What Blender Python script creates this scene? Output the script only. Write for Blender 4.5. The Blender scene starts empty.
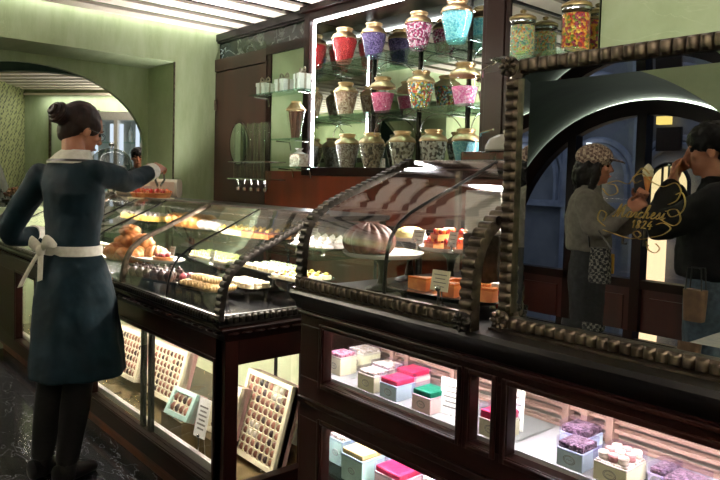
import bpy, math, random
from mathutils import Vector, Matrix
random.seed(7)
sc = bpy.context.scene
COL = sc.collection
PI = math.pi
V = Vector
def lerp(a, b, t): return a + (b - a) * t
# ------------------------------------------------------------------ materials
def lin(c):
    return tuple(((x / 255) / 12.92 if x / 255 <= .04045 else ((x / 255 + .055) / 1.055) ** 2.4) for x in c) + (1,)
def _nt(name):
    m = bpy.data.materials.new(name); m.use_nodes = True
    nt = m.node_tree; nt.nodes.clear()
    out = nt.nodes.new('ShaderNodeOutputMaterial')
    return m, nt, out
def mat(name, c1, c2=None, rough=.5, metal=0., scale=20., bump=0., bscale=None, coat=0., stretch=(1, 1, 1), spec=.5, detail=4, sheen=0., lo=.35, hi=.65):
    """principled with a noise mix of two colours, and a noise bump"""
    m, nt, out = _nt(name); N = nt.nodes; L = nt.links
    p = N.new('ShaderNodeBsdfPrincipled'); L.new(p.outputs[0], out.inputs[0])
    p.inputs['Roughness'].default_value = rough; p.inputs['Metallic'].default_value = metal
    p.inputs['Coat Weight'].default_value = coat; p.inputs['Specular IOR Level'].default_value = spec
    p.inputs['Coat Roughness'].default_value = .12
    p.inputs['Sheen Weight'].default_value = sheen
    tc = N.new('ShaderNodeTexCoord'); mp = N.new('ShaderNodeMapping'); mp.inputs['Scale'].default_value = stretch
    L.new(tc.outputs['Object'], mp.inputs[0])
    nz = N.new('ShaderNodeTexNoise'); nz.inputs['Scale'].default_value = scale; nz.inputs['Detail'].default_value = detail
    L.new(mp.outputs[0], nz.inputs['Vector'])
    if c2 is None: c2 = tuple(x * .82 for x in c1)
    r = N.new('ShaderNodeValToRGB'); r.color_ramp.elements[0].position = lo; r.color_ramp.elements[1].position = hi
    r.color_ramp.elements[0].color = lin(c1); r.color_ramp.elements[1].color = lin(c2)
    L.new(nz.outputs[0], r.inputs[0]); L.new(r.outputs[0], p.inputs['Base Color'])
    if bump:
        b = N.new('ShaderNodeBump'); b.inputs['Strength'].default_value = bump; b.inputs['Distance'].default_value = .004
        n2 = N.new('ShaderNodeTexNoise'); n2.inputs['Scale'].default_value = bscale or scale * 3; n2.inputs['Detail'].default_value = 3
        L.new(mp.outputs[0], n2.inputs['Vector']); L.new(n2.outputs[0], b.inputs['Height']); L.new(b.outputs[0], p.inputs['Normal'])
    return m
def marble(name, base, base2, vein, scale=1.3, rough=.2, width=.035, coat=.0, vs=1., rot=(.6, .3, .5), st=(1, 2.2, 1)):
    m, nt, out = _nt(name); N = nt.nodes; L = nt.links
    p = N.new('ShaderNodeBsdfPrincipled'); L.new(p.outputs[0], out.inputs[0]); p.inputs['Roughness'].default_value = rough
    p.inputs['Coat Weight'].default_value = coat
    tc = N.new('ShaderNodeTexCoord'); mp = N.new('ShaderNodeMapping'); mp.inputs['Rotation'].default_value = rot; mp.inputs['Scale'].default_value = st
    L.new(tc.outputs['Object'], mp.inputs[0])
    n1 = N.new('ShaderNodeTexNoise'); n1.inputs['Scale'].default_value = scale; n1.inputs['Detail'].default_value = 8; n1.inputs['Roughness'].default_value = .62
    L.new(mp.outputs[0], n1.inputs['Vector'])
    r = N.new('ShaderNodeValToRGB'); r.color_ramp.elements[0].position = .36; r.color_ramp.elements[1].position = .64
    r.color_ramp.elements[0].color = lin(base); r.color_ramp.elements[1].color = lin(base2); L.new(n1.outputs[0], r.inputs[0])
    n2 = N.new('ShaderNodeTexNoise'); n2.inputs['Scale'].default_value = scale * 1.7 * vs; n2.inputs['Detail'].default_value = 6; n2.inputs['Distortion'].default_value = 1.2
    L.new(mp.outputs[0], n2.inputs['Vector'])
    a = N.new('ShaderNodeMath'); a.operation = 'SUBTRACT'; a.inputs[1].default_value = .5; L.new(n2.outputs[0], a.inputs[0])
    b = N.new('ShaderNodeMath'); b.operation = 'ABSOLUTE'; L.new(a.outputs[0], b.inputs[0])
    r2 = N.new('ShaderNodeValToRGB'); r2.color_ramp.elements[0].position = 0; r2.color_ramp.elements[1].position = width
    r2.color_ramp.elements[0].color = (1, 1, 1, 1); r2.color_ramp.elements[1].color = (0, 0, 0, 1); L.new(b.outputs[0], r2.inputs[0])
    mx = N.new('ShaderNodeMix'); mx.data_type = 'RGBA'; mx.inputs['B'].default_value = lin(vein)
    L.new(r2.outputs[0], mx.inputs['Factor']); L.new(r.outputs[0], mx.inputs['A']); L.new(mx.outputs['Result'], p.inputs['Base Color'])
    return m
def emis(name, c, s):
    m, nt, out = _nt(name); e = nt.nodes.new('ShaderNodeEmission'); e.inputs[0].default_value = lin(c); e.inputs[1].default_value = s
    nt.links.new(e.outputs[0], out.inputs[0]); return m
def glassmat(name, tint=(255, 255, 255), ior=1.5, rough=0.005, gl=(255, 255, 255)):
    """thin glass: clear, with the fresnel share reflected"""
    m, nt, out = _nt(name); N = nt.nodes; L = nt.links
    t = N.new('ShaderNodeBsdfTransparent'); t.inputs[0].default_value = lin(tint)
    g = N.new('ShaderNodeBsdfGlossy'); g.inputs['Roughness'].default_value = rough; g.inputs[0].default_value = lin(gl)
    geo = N.new('ShaderNodeNewGeometry'); mr = N.new('ShaderNodeMapRange')
    mr.inputs['To Min'].default_value = ior; mr.inputs['To Max'].default_value = 1 / ior
    L.new(geo.outputs['Backfacing'], mr.inputs['Value'])
    fr = N.new('ShaderNodeFresnel'); L.new(mr.outputs[0], fr.inputs['IOR'])
    mx = N.new('ShaderNodeMixShader'); L.new(fr.outputs[0], mx.inputs[0]); L.new(t.outputs[0], mx.inputs[1]); L.new(g.outputs[0], mx.inputs[2])
    L.new(mx.outputs[0], out.inputs[0]); return m
def candy(name, cols, scale=75., rough=.45, coat=.0):
    """many little sweets: voronoi cells, each its own colour and a rounded bump"""
    m, nt, out = _nt(name); N = nt.nodes; L = nt.links
    p = N.new('ShaderNodeBsdfPrincipled'); L.new(p.outputs[0], out.inputs[0]); p.inputs['Roughness'].default_value = rough; p.inputs['Coat Weight'].default_value = coat
    tc = N.new('ShaderNodeTexCoord'); v = N.new('ShaderNodeTexVoronoi'); v.inputs['Scale'].default_value = scale * 1.55; L.new(tc.outputs['Object'], v.inputs['Vector'])
    s = N.new('ShaderNodeSeparateColor'); L.new(v.outputs['Color'], s.inputs[0])
    r = N.new('ShaderNodeValToRGB'); r.color_ramp.interpolation = 'CONSTANT'; cr = r.color_ramp
    cr.elements[0].color = lin(cols[0]); cr.elements[1].color = lin(cols[-1]); cr.elements[1].position = 1 - 1 / len(cols)
    for k in range(1, len(cols) - 1):
        e = cr.elements.new(k / len(cols)); e.color = lin(cols[k])
    L.new(s.outputs[0], r.inputs[0])
    d = N.new('ShaderNodeMapRange'); d.inputs['From Max'].default_value = .75; d.inputs['To Min'].default_value = 1; d.inputs['To Max'].default_value = 0
    L.new(v.outputs['Distance'], d.inputs['Value'])
    L.new(r.outputs[0], p.inputs['Base Color'])
    b = N.new('ShaderNodeBump'); b.inputs['Strength'].default_value = 1; b.inputs['Distance'].default_value = .006; L.new(d.outputs[0], b.inputs['Height']); L.new(b.outputs[0], p.inputs['Normal'])
    return m
def plaid(name, a, b, c, scale, rough=.9):
    m, nt, out = _nt(name); N = nt.nodes; L = nt.links
    p = N.new('ShaderNodeBsdfPrincipled'); L.new(p.outputs[0], out.inputs[0]); p.inputs['Roughness'].default_value = rough
    tc = N.new('ShaderNodeTexCoord'); ck = N.new('ShaderNodeTexChecker'); ck.inputs['Scale'].default_value = scale
    ck.inputs[1].default_value = lin(a); ck.inputs[2].default_value = lin(b)
    mp = N.new('ShaderNodeMapping'); mp.inputs['Rotation'].default_value = (.3, .2, .1); L.new(tc.outputs['Object'], mp.inputs[0]); L.new(mp.outputs[0], ck.inputs[0])
    w = N.new('ShaderNodeTexNoise'); w.inputs['Scale'].default_value = scale * 2; L.new(tc.outputs['Object'], w.inputs[0])
    mx = N.new('ShaderNodeMix'); mx.data_type = 'RGBA'; mx.inputs['B'].default_value = lin(c)
    mr = N.new('ShaderNodeMapRange'); mr.inputs['From Min'].default_value = .5; mr.inputs['From Max'].default_value = .6; L.new(w.outputs[0], mr.inputs['Value'])
    L.new(mr.outputs[0], mx.inputs['Factor']); L.new(ck.outputs[0], mx.inputs['A']); L.new(mx.outputs['Result'], p.inputs['Base Color'])
    return m
M = {}
M['wood'] = mat('dark_mahogany', (30, 11, 8), (15, 6, 5), rough=.3, scale=6, stretch=(1, 1, .12), coat=.0, spec=.15, bump=.05)
M['woodh'] = mat('dark_mahogany_rails', (30, 11, 8), (15, 6, 5), rough=.3, scale=6, stretch=(.12, 1, 1), coat=.02, spec=.18, bump=.05)
M['woodred'] = mat('red_mahogany', (120, 50, 26), (80, 30, 15), rough=.3, scale=5, stretch=(1, 1, .15), coat=.3)
M['wooddoor'] = mat('brown_door_veneer', (48, 23, 14), (30, 14, 9), rough=.45, scale=7, stretch=(1, 1, .1), coat=.1)
M['bronze'] = mat('aged_bronze', (104, 92, 80), (58, 50, 43), rough=.4, metal=.85, scale=35, bump=.1)
M['bronzed'] = mat('dark_bronze', (62, 57, 52), (32, 29, 27), rough=.35, metal=.9, scale=35, bump=.1)
M['gold'] = mat('gold_cap', (232, 204, 164), (206, 168, 122), rough=.38, metal=1., scale=12)
M['goldleaf'] = mat('gold_leaf', (190, 160, 92), (150, 122, 66), rough=.45, metal=.7, scale=60)
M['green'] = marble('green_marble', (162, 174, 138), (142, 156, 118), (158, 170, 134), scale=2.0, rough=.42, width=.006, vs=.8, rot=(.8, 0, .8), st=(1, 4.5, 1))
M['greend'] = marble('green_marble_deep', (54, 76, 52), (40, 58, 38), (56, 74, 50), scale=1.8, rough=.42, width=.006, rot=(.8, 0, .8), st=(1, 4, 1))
M['floor'] = marble('black_marble', (24, 24, 26), (42, 42, 46), (120, 120, 126), scale=1.5, rough=.2, width=.006, coat=.3)
M['fascia'] = marble('dark_veined_marble', (34, 44, 46), (52, 64, 66), (170, 182, 182), scale=2.6, rough=.2, width=.03)
M['slat'] = mat('cream_slat', (240, 226, 214), (234, 219, 206), rough=.6, scale=4)
M['slatback'] = mat('ceiling_void', (34, 30, 26), (26, 23, 20), rough=.9, scale=5)
M['black'] = mat('black_lacquer', (14, 12, 12), (8, 7, 7), rough=.28, scale=8, spec=.3)
M['deck'] = mat('black_stone_deck', (16, 16, 18), (9, 9, 10), rough=.2, scale=30)
M['glass'] = glassmat('clear_glass')
M['glassg'] = glassmat('greenish_shelf_glass', (225, 242, 236))
M['acryl'] = glassmat('clear_acrylic', (250, 252, 250), ior=1.35)
M['wrap'] = glassmat('clear_box_lid', (240, 236, 248), ior=1.5, rough=.04)
M['mirror'] = mat('silver_mirror', (226, 230, 226), (222, 228, 224), rough=.0, metal=1., scale=1)
M['mirrord'] = mat('aged_mirror', (206, 210, 204), (196, 202, 196), rough=.0, metal=1., scale=1)
M['chrome'] = mat('chrome', (214, 214, 212), (190, 190, 190), rough=.15, metal=1., scale=20)
M['steel'] = mat('silver_plate', (196, 192, 184), (168, 164, 156), rough=.22, metal=1., scale=20)
M['led'] = emis('led_white', (250, 252, 255), 64)
M['ledw'] = emis('led_warm', (255, 246, 230), 125)
M['ledr'] = emis('led_case', (255, 251, 252), 105)
M['ledlow'] = emis('led_low', (255, 240, 220), 30)
M['cove'] = emis('arch_cove_light', (246, 255, 236), 5)
M['white'] = mat('white_card', (240, 238, 232), (230, 228, 222), rough=.6, scale=30)
M['cream'] = mat('cream_card', (236, 228, 196), (226, 216, 184), rough=.55, scale=30)
M['china'] = mat('white_china', (238, 234, 228), (230, 226, 220), rough=.15, scale=10, coat=.4)
M['pinkp'] = mat('dusty_pink_card', (206, 168, 160), (190, 150, 142), rough=.6, scale=20)
M['ink'] = mat('grey_ink', (140, 134, 128), (118, 112, 106), rough=.8, scale=40)
M['skin'] = mat('skin', (172, 114, 88), (152, 96, 72), rough=.5, scale=14)
M['hair'] = mat('dark_brown_hair', (36, 19, 15), (16, 9, 8), spec=.15, rough=.5, scale=40, stretch=(1, 1, .2), bump=.35, bscale=90)
M['hairb'] = mat('black_hair', (18, 16, 16), (10, 9, 9), spec=.15, rough=.45, scale=40, bump=.3, bscale=80)
M['teal'] = mat('dark_teal_cloth', (4, 25, 33), (2, 16, 22), spec=.15, rough=.8, scale=9, bump=.25, bscale=22)
M['tights'] = mat('black_tights', (13, 11, 11), (8, 7, 7), spec=.15, rough=.7, scale=20)
M['shoe'] = mat('black_leather', (18, 17, 17), (10, 10, 10), rough=.3, scale=20)
M['linen'] = mat('white_linen', (234, 228, 218), (216, 208, 196), rough=.8, scale=40, bump=.15)
M['eye'] = mat('dark_eye', (40, 26, 20), (20, 14, 12), rough=.15, scale=10)
# ------------------------------------------------------------------ geometry
class G:
    def __init__(s): s.v = []; s.f = []; s.m = []; s.T = None
    def add(s, vs, fs, mi=0):
        o = len(s.v)
        if s.T is not None: vs = [s.T @ V(p) for p in vs]
        s.v += [tuple(p) for p in vs]; s.f += [tuple(i + o for i in q) for q in fs]; s.m += [mi] * len(fs)
    def box(s, a, b, mi=0):
        (x0, y0, z0), (x1, y1, z1) = a, b
        s.add([(x0, y0, z0), (x1, y0, z0), (x1, y1, z0), (x0, y1, z0), (x0, y0, z1), (x1, y0, z1), (x1, y1, z1), (x0, y1, z1)],
              [(0, 3, 2, 1), (4, 5, 6, 7), (0, 1, 5, 4), (1, 2, 6, 5), (2, 3, 7, 6), (3, 0, 4, 7)], mi)
    def obox(s, c, ax, ay, az, mi=0):
        """box from centre and three half-axis vectors"""
        c, ax, ay, az = V(c), V(ax), V(ay), V(az); vs = []
        for k in (-1, 1):
            for i, j in ((-1, -1), (1, -1), (1, 1), (-1, 1)): vs.append(c + ax * i + ay * j + az * k)
        fs = [(0, 3, 2, 1), (4, 5, 6, 7), (0, 1, 5, 4), (1, 2, 6, 5), (2, 3, 7, 6), (3, 0, 4, 7)]
        if ax.cross(ay).dot(az) < 0: fs = [q[::-1] for q in fs]
        s.add(vs, fs, mi)
    def loft(s, rings, mi=0, cap=True, closed=False):
        n = len(rings[0]); vs = [p for r in rings for p in r]; fs = []; m = len(rings)
        for i in range(m if closed else m - 1):
            a = i * n; b = ((i + 1) % m) * n
            for j in range(n):
                k = (j + 1) % n; fs.append((a + j, a + k, b + k, b + j))
        if cap and not closed: fs.append(tuple(range(n))[::-1]); fs.append(tuple((m - 1) * n + j for j in range(n)))
        s.add(vs, fs, mi)
    def ring(s, c, a, b, n=16, pw=1., mod=None):
        c, a, b = V(c), V(a), V(b); o = []
        for k in range(n):
            t = 2 * PI * k / n; ct, st = math.cos(t), math.sin(t)
            if pw != 1.: ct = math.copysign(abs(ct) ** pw, ct); st = math.copysign(abs(st) ** pw, st)
            q = 1 if mod is None else mod(t)
            o.append(c + (a * ct + b * st) * q)
        return o
    def lathe(s, prof, c=(0, 0, 0), n=24, mi=0, cap=True, sx=1., sy=1.):
        s.loft([[V((c[0] + r * sx * math.cos(2 * PI * k / n), c[1] + r * sy * math.sin(2 * PI * k / n), c[2] + z)) for k in range(n)] for r, z in prof], mi, cap)
    def tube(s, pts, r, n=8, mi=0, closed=False, cap=True):
        pts = [V(p) for p in pts]; m = len(pts); rings = []; pa = None
        for i, p in enumerate(pts):
            if closed: d = pts[(i + 1) % m] - pts[i - 1]
            else: d = pts[min(i + 1, m - 1)] - pts[max(i - 1, 0)]
            d = d.normalized() if d.length > 1e-9 else V((0, 0, 1))
            if pa is None: pa = d.orthogonal().normalized()
            pa = (pa - d * pa.dot(d)); pa = pa.normalized() if pa.length > 1e-6 else d.orthogonal().normalized()
            rr = r[i] if isinstance(r, (list, tuple)) else r
            rings.append(s.ring(p, pa * rr, d.cross(pa) * rr, n))
        s.loft(rings, mi, cap, closed)
    def limb(s, pts, rs, n=12, mi=0, sub=5):
        """tapering limb with rounded ends through the points"""
        P = [V(p) for p in pts]; Q = []; R_ = []
        for i in range(len(P) - 1):
            p0 = P[max(i - 1, 0)]; p1 = P[i]; p2 = P[i + 1]; p3 = P[min(i + 2, len(P) - 1)]
            for k in range(sub):
                t = k / sub
                Q.append(.5 * ((2 * p1) + (p2 - p0) * t + (2 * p0 - 5 * p1 + 4 * p2 - p3) * t * t + (3 * p1 - p0 - 3 * p2 + p3) * t ** 3)); R_.append(lerp(rs[i], rs[i + 1], t))
        Q.append(P[-1]); R_.append(rs[-1])
        d0 = (Q[0] - Q[1]).normalized(); d1 = (Q[-1] - Q[-2]).normalized()
        Q = [Q[0] + d0 * R_[0] * .8, Q[0] + d0 * R_[0] * .5] + Q + [Q[-1] + d1 * R_[-1] * .5, Q[-1] + d1 * R_[-1] * .8]
        R_ = [R_[0] * .45, R_[0] * .85] + R_ + [R_[-1] * .85, R_[-1] * .45]
        s.tube(Q, R_, n, mi)
    def ell(s, c, a, b, d, n=16, m=10, mi=0, fn=None):
        """ellipsoid, half axes a, b, d"""
        c, a, b, d = V(c), V(a), V(b), V(d); vs = [c - d]; fs = []
        for i in range(1, m):
            ph = -PI / 2 + PI * i / m
            for k in range(n):
                t = 2 * PI * k / n; q = 1 if fn is None else fn(t, ph)
                vs.append(c + (a * math.cos(t) * math.cos(ph) + b * math.sin(t) * math.cos(ph) + d * math.sin(ph)) * q)
        vs.append(c + d)
        for k in range(n): fs.append((0, 1 + (k + 1) % n, 1 + k))
        for i in range(m - 2):
            for k in range(n):
                a_ = 1 + i * n; k2 = (k + 1) % n; fs.append((a_ + k, a_ + k2, a_ + n + k2, a_ + n + k))
        o = 1 + (m - 2) * n
        for k in range(n): fs.append((o + k, o + (k + 1) % n, len(vs) - 1))
        if a.cross(b).dot(d) < 0: fs = [q[::-1] for q in fs]
        s.add(vs, fs, mi)
    def grid(s, fn, nu, nv, mi=0, flip=False):
        vs = [fn(i / nu, j / nv) for i in range(nu + 1) for j in range(nv + 1)]; fs = []
        for i in range(nu):
            for j in range(nv):
                a = i * (nv + 1) + j; q = (a, a + nv + 1, a + nv + 2, a + 1); fs.append(q[::-1] if flip else q)
        s.add(vs, fs, mi)
    def sheet(s, fn, nu, nv, th, mi=0):
        """closed slab: a grid given thickness along its own normals"""
        e = 1e-3
        def nrm(u, v):
            a = V(fn(min(u + e, 1), v)) - V(fn(max(u - e, 0), v)); b = V(fn(u, min(v + e, 1))) - V(fn(u, max(v - e, 0)))
            c = a.cross(b); return c.normalized() if c.length > 1e-12 else V((0, 0, 1))
        A = [[V(fn(i / nu, j / nv)) + nrm(i / nu, j / nv) * th / 2 for j in range(nv + 1)] for i in range(nu + 1)]
        B = [[V(fn(i / nu, j / nv)) - nrm(i / nu, j / nv) * th / 2 for j in range(nv + 1)] for i in range(nu + 1)]
        vs = [p for r in A for p in r] + [p for r in B for p in r]; o = (nu + 1) * (nv + 1); fs = []
        I = lambda i, j: i * (nv + 1) + j
        for i in range(nu):
            for j in range(nv):
                fs.append((I(i, j), I(i + 1, j), I(i + 1, j + 1), I(i, j + 1))); fs.append((o + I(i, j + 1), o + I(i + 1, j + 1), o + I(i + 1, j), o + I(i, j)))
        for i in range(nu):
            fs.append((I(i + 1, 0), I(i, 0), o + I(i, 0), o + I(i + 1, 0))); fs.append((I(i, nv), I(i + 1, nv), o + I(i + 1, nv), o + I(i, nv)))
        for j in range(nv):
            fs.append((I(0, j), I(0, j + 1), o + I(0, j + 1), o + I(0, j))); fs.append((I(nu, j + 1), I(nu, j), o + I(nu, j), o + I(nu, j + 1)))
        s.add(vs, fs, mi)
    def flutes(s, p0, p1, across, out, pitch, depth, mi=0, back=.012):
        """row of rounded gadroons from p0 to p1 on a backing bar"""
        p0, p1, ac, ou = V(p0), V(p1), V(across), V(out).normalized(); L_ = (p1 - p0).length; n = max(1, round(L_ / pitch))
        def fn(u, v):
            h = abs(math.sin(PI * u * n)) ** .5 * (max(0, math.sin(PI * v)) ** .18)
            return p0 + (p1 - p0) * u + ac * v + ou * (h * depth)
        s.grid(fn, n * 6, 6, mi, flip=((p1 - p0).cross(ac).dot(ou) > 0) is False)
        s.obox((p0 + p1 + ac) / 2 - ou * back / 2, (p1 - p0) / 2, ac / 2, ou * (back / 2), mi)
    def mesh(s, name, mats):
        me = bpy.data.meshes.new(name); me.from_pydata(s.v, [], s.f)
        for q in mats: me.materials.append(q)
        me.polygons.foreach_set('material_index', s.m); me.update(); return me
    def build(s, name, mats, parent=None, smooth=35, bev=0., loc=None):
        if not isinstance(mats, (list, tuple)): mats = [mats]
        me = s.mesh(name, mats)
        if smooth: me.polygons.foreach_set('use_smooth', [True] * len(me.polygons)); me.set_sharp_from_angle(angle=math.radians(smooth))
        o = bpy.data.objects.new(name, me); COL.objects.link(o)
        if loc is not None: o.location = loc
        if parent is not None: o.parent = parent
        if bev:
            b = o.modifiers.new('edge', 'BEVEL'); b.width = bev; b.segments = 2; b.limit_method = 'ANGLE'
        return o
def tag(o, label, cat, group=None, kind=None):
    o['label'] = label
    if cat: o['category'] = cat
    if group: o['group'] = group
    if kind: o['kind'] = kind
    return o
def thing(name, label, cat, loc=(0, 0, 0), group=None, rz=0.):
    o = bpy.data.objects.new(name, None); COL.objects.link(o); o.location = loc; o.rotation_euler = (0, 0, rz)
    return tag(o, label, cat, group)
def dup(o, loc=None, label=None, group=None, rz=None, scale=None):
    def cp(a, par):
        c = a.copy(); COL.objects.link(c)
        if par is not None: c.parent = par
        for ch in list(a.children): cp(ch, c)
        return c
    c = cp(o, None)
    if loc is not None: c.location = loc
    if rz is not None: c.rotation_euler = (0, 0, rz)
    if scale is not None: c.scale = (scale,) * 3 if not isinstance(scale, tuple) else scale
    if label: c['label'] = label
    if group: c['group'] = group
    return c
def struct(g, name, mats, label, bev=0., smooth=35):
    o = g.build(name, mats, None, smooth, bev); o['kind'] = 'structure'; o['label'] = label; o['category'] = name.split('_')[0].split('.')[0]; return o
def apply_mods(o):
    dg = bpy.context.evaluated_depsgraph_get(); dg.update(); me = bpy.data.meshes.new_from_object(o.evaluated_get(dg))
    o.modifiers.clear(); o.data = me; return o
def union(g, name, mats, parent, voxel=.007, it=3, disp=0., dsize=.08):
    """one continuous skin round overlapping forms"""
    o = g.build(name, mats, parent, 0)
    r = o.modifiers.new('r', 'REMESH'); r.mode = 'VOXEL'; r.voxel_size = voxel; r.use_smooth_shade = True
    if it: s_ = o.modifiers.new('s', 'SMOOTH'); s_.factor = .5; s_.iterations = it
    if disp:
        tx = bpy.data.textures.new('folds', 'CLOUDS'); tx.noise_scale = dsize; tx.noise_depth = 2
        d = o.modifiers.new('d', 'DISPLACE'); d.texture = tx; d.strength = disp; d.mid_level = .5; d.texture_coords = 'LOCAL'
    return apply_mods(o)
# ------------------------------------------------------------------ setting
XL, YB, YF, XR, ZC = -5.39, 2.95, -1.42, 2.6, 2.70
g = G(); g.box((-16, -2.62, -.12), (3.2, 9, 0)); struct(g, 'floor', M['floor'], 'polished black marble floor with white veins', smooth=0)
g = G(); x = XL + .085
while x < XR - .1:
    g.box((x, YF + .003, ZC), (x + .172, 3.0, ZC + .02)); x += .278
g.box((XL - .02, YF - .1, ZC + .22), (XR + .3, 3.35, ZC + .3), 1)
struct(g, 'ceiling', [M['slat'], M['slatback']], 'cream slatted ceiling with dark gaps', smooth=0)

def arch_panel(g, axis, p, lo, hi, ztop, c, a, b, spring, n=40, mi=0, flip=False, z0=0.):
    """flat wall at axis=p with an arched opening"""
    P = (lambda s, z: (p, s, z)) if axis == 'X' else (lambda s, z: (s, p, z))
    pts = [(c - a, z0)] + [(c - a * math.cos(PI * k / n), spring + b * math.sin(PI * k / n)) for k in range(n + 1)] + [(c + a, z0)]
    vs, fs = [], []
    def quad(q):
        o = len(vs); vs.extend(P(*t) for t in q); fs.append((o + 3, o + 2, o + 1, o) if flip else (o, o + 1, o + 2, o + 3))
    quad([(lo, z0), (c - a, z0), (c - a, ztop), (lo, ztop)]); quad([(c + a, z0), (hi, z0), (hi, ztop), (c + a, ztop)])
    for i in range(1, len(pts) - 2):
        s0, q0 = pts[i]; s1, q1 = pts[i + 1]; quad([(s0, q0), (s1, q1), (s1, ztop), (s0, ztop)])
    g.add(vs, fs, mi); return [V(P(*t)) for t in pts]
def intrados(g, A, B, mi=0, flip=False):
    n = len(A); fs = []
    for i in range(n - 1): q = (i, i + 1, n + i + 1, n + i); fs.append(q[::-1] if flip else q)
    g.add(A + B, fs, mi)

# green wall with the deep recess and the arch to the next room
g = G()
g.box((-5.94, 2.564, 0), (XL, 3.3, ZC + .2)); g.box((-5.94, .45, 2.41), (XL, 2.564, ZC + .2)); g.box((-5.94, YF - 1.2, 0), (XL, .45, ZC + .2))
g.box((-5.99, .59, 0), (-5.94, 2.53, 1.15))
A = arch_panel(g, 'X', -5.94, .45, 2.564, 2.41, 1.56, .97, .645, 1.69)
B = arch_panel(g, 'X', -5.99, -2.6, 5.0, ZC + .3, 1.56, .97, .645, 1.69, flip=True)
intrados(g, A, B, 0, True)
struct(g, 'wall_left', M['green'], 'pale green marble wall with a deep recess and an arch', smooth=30)
g = G()                                                     # thin bronze bead on the recess corner
g.box((XL - .004, 2.552, 0), (XL + .006, 2.564, 2.41))
struct(g, 'trim_1', M['bronze'], 'thin bronze corner bead on the green recess', smooth=0)

# back wall: panelling below, marble fascia and cornice above, green pier by the mirror
g = G()
g.box((XL, 3.3, 0), (XR + .3, 3.4, ZC + .2), 1)
g.box((-4.56, YB, 0), (-1.68, 3.3, 1.50), 0)
g.box((-4.56, YB, 1.50), (-4.50, 3.3, 2.47), 1)
g.box((-2.19, 3.0, 1.5), (-1.68, 3.3, ZC), 1)
struct(g, 'wall_back', [M['woodred'], M['wood']], 'red mahogany panelling along the back of the shop', smooth=0)
g = G(); g.box((-1.68, YB, 0), (XR + .3, 3.3, ZC + .2)); struct(g, 'wall_back', M['green'], 'green marble pier behind the counter mirror', smooth=0)
g = G(); g.box((XL, 2.99, 2.485), (-4.02, 3.3, 2.64)); struct(g, 'trim_2', M['fascia'], 'dark veined marble fascia over the brown door', smooth=0)
g = G(); g.box((XL, 2.95, 2.64), (-4.02, 3.3, 2.70)); g.box((XL, 2.965, 2.625), (-4.02, 3.0, 2.64)); struct(g, 'trim_3', M['black'], 'black cornice above the marble fascia', smooth=0)
# front wall with the deep arch to the street door
g = G()
A = arch_panel(g, 'Y', YF, -6.2, XR + .3, ZC + .3, -2.6, 1.494, 1.494, .787, flip=True)
B = arch_panel(g, 'Y', -2.62, -6.2, XR + .3, ZC + .3, -2.6, 1.378, 1.378, .787)
intrados(g, A, B, 1, False)
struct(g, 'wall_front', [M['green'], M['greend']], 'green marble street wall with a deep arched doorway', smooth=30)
g = G(); g.box((XR, YF, 0), (XR + .3, 3.3, ZC + .2)); struct(g, 'wall_right', M['green'], 'plain green marble end wall', smooth=0)
g = G(); Rg = []
for k in range(41):
    t = PI * k / 40
    Rg.append((-2.6 - 1.372 * math.cos(t), -2.575, .787 + 1.372 * math.sin(t)))
g.tube([(Rg[0][0], -2.575, .5)] + Rg + [(Rg[-1][0], -2.575, .5)], .022, 6)
struct(g, 'trim_4', M['cove'], 'glowing cove light round the street door arch')
# street door: arched frame, mullions, lower panels, glass
d1 = bpy.data.objects.new('door_2', None); COL.objects.link(d1); d1['kind'] = 'structure'; d1['label'] = 'dark arched street door with glass above mahogany panels'; d1['category'] = 'door'
g = G(); n = 40
for k in range(n):
    t0, t1 = PI * k / n, PI * (k + 1) / n
    q = [(-2.6 - r * math.cos(t), y, .787 + r * math.sin(t)) for y in (-2.60, -2.50) for (r, t) in ((1.245, t0), (1.245, t1), (1.365, t1), (1.365, t0))]
    g.add(q, [(0, 1, 2, 3)[::-1], (4, 5, 6, 7), (0, 1, 5, 4), (2, 3, 7, 6)])
for s in (-1, 1): g.box((-2.6 + s * 1.305 - .06, -2.6, 0), (-2.6 + s * 1.305 + .06, -2.5, .79))
g.box((-2.64, -2.6, 0), (-2.56, -2.48, 2.04))
for s in (-1, 1): g.box((-2.6 + s * .63 - .04, -2.6, 0), (-2.6 + s * .63 + .04, -2.49, 1.88))
g.box((-3.85, -2.6, .62), (-1.35, -2.49, .69)); g.box((-3.85, -2.6, 0), (-1.35, -2.49, .10))
g.build('door_frame', M['wood'], d1, 30)
g = G()
for x0, x1 in ((-3.84, -3.27), (-3.19, -2.64), (-2.56, -2.01), (-1.93, -1.36)):
    g.box((x0, -2.585, .1), (x1, -2.53, .62)); g.box((x0 + .07, -2.535, .17), (x1 - .07, -2.515, .55))
g.build('lower_panel', mat('dark_red_panel', (70, 24, 18), (48, 16, 12), rough=.3, scale=6, stretch=(1, 1, .2), coat=.3), d1, 0)
g = G(); pts = [(-2.6 - 1.25 * math.cos(PI * k / 30), .787 + 1.25 * math.sin(PI * k / 30)) for k in range(31)]
pts = [(-3.85, .69)] + pts + [(-1.35, .69)]; m_ = len(pts)
g.add([(x, -2.56, z) for x, z in pts] + [(x, -2.552, z) for x, z in pts], [tuple(range(m_)), tuple(range(m_, 2 * m_))[::-1]] + [(i, m_ + i, m_ + (i + 1) % m_, (i + 1) % m_) for i in range(m_)])
g.build('door_glass', M['glass'], d1, 0)
for s in (-1, 1):
    g = G(); x = -2.6 + s * .09; g.tube([(x, -2.49, .98), (x, -2.43, .98), (x, -2.43, 1.22), (x, -2.49, 1.22)], .011, 8); g.build('pull_handle', M['bronze'], d1)
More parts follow.
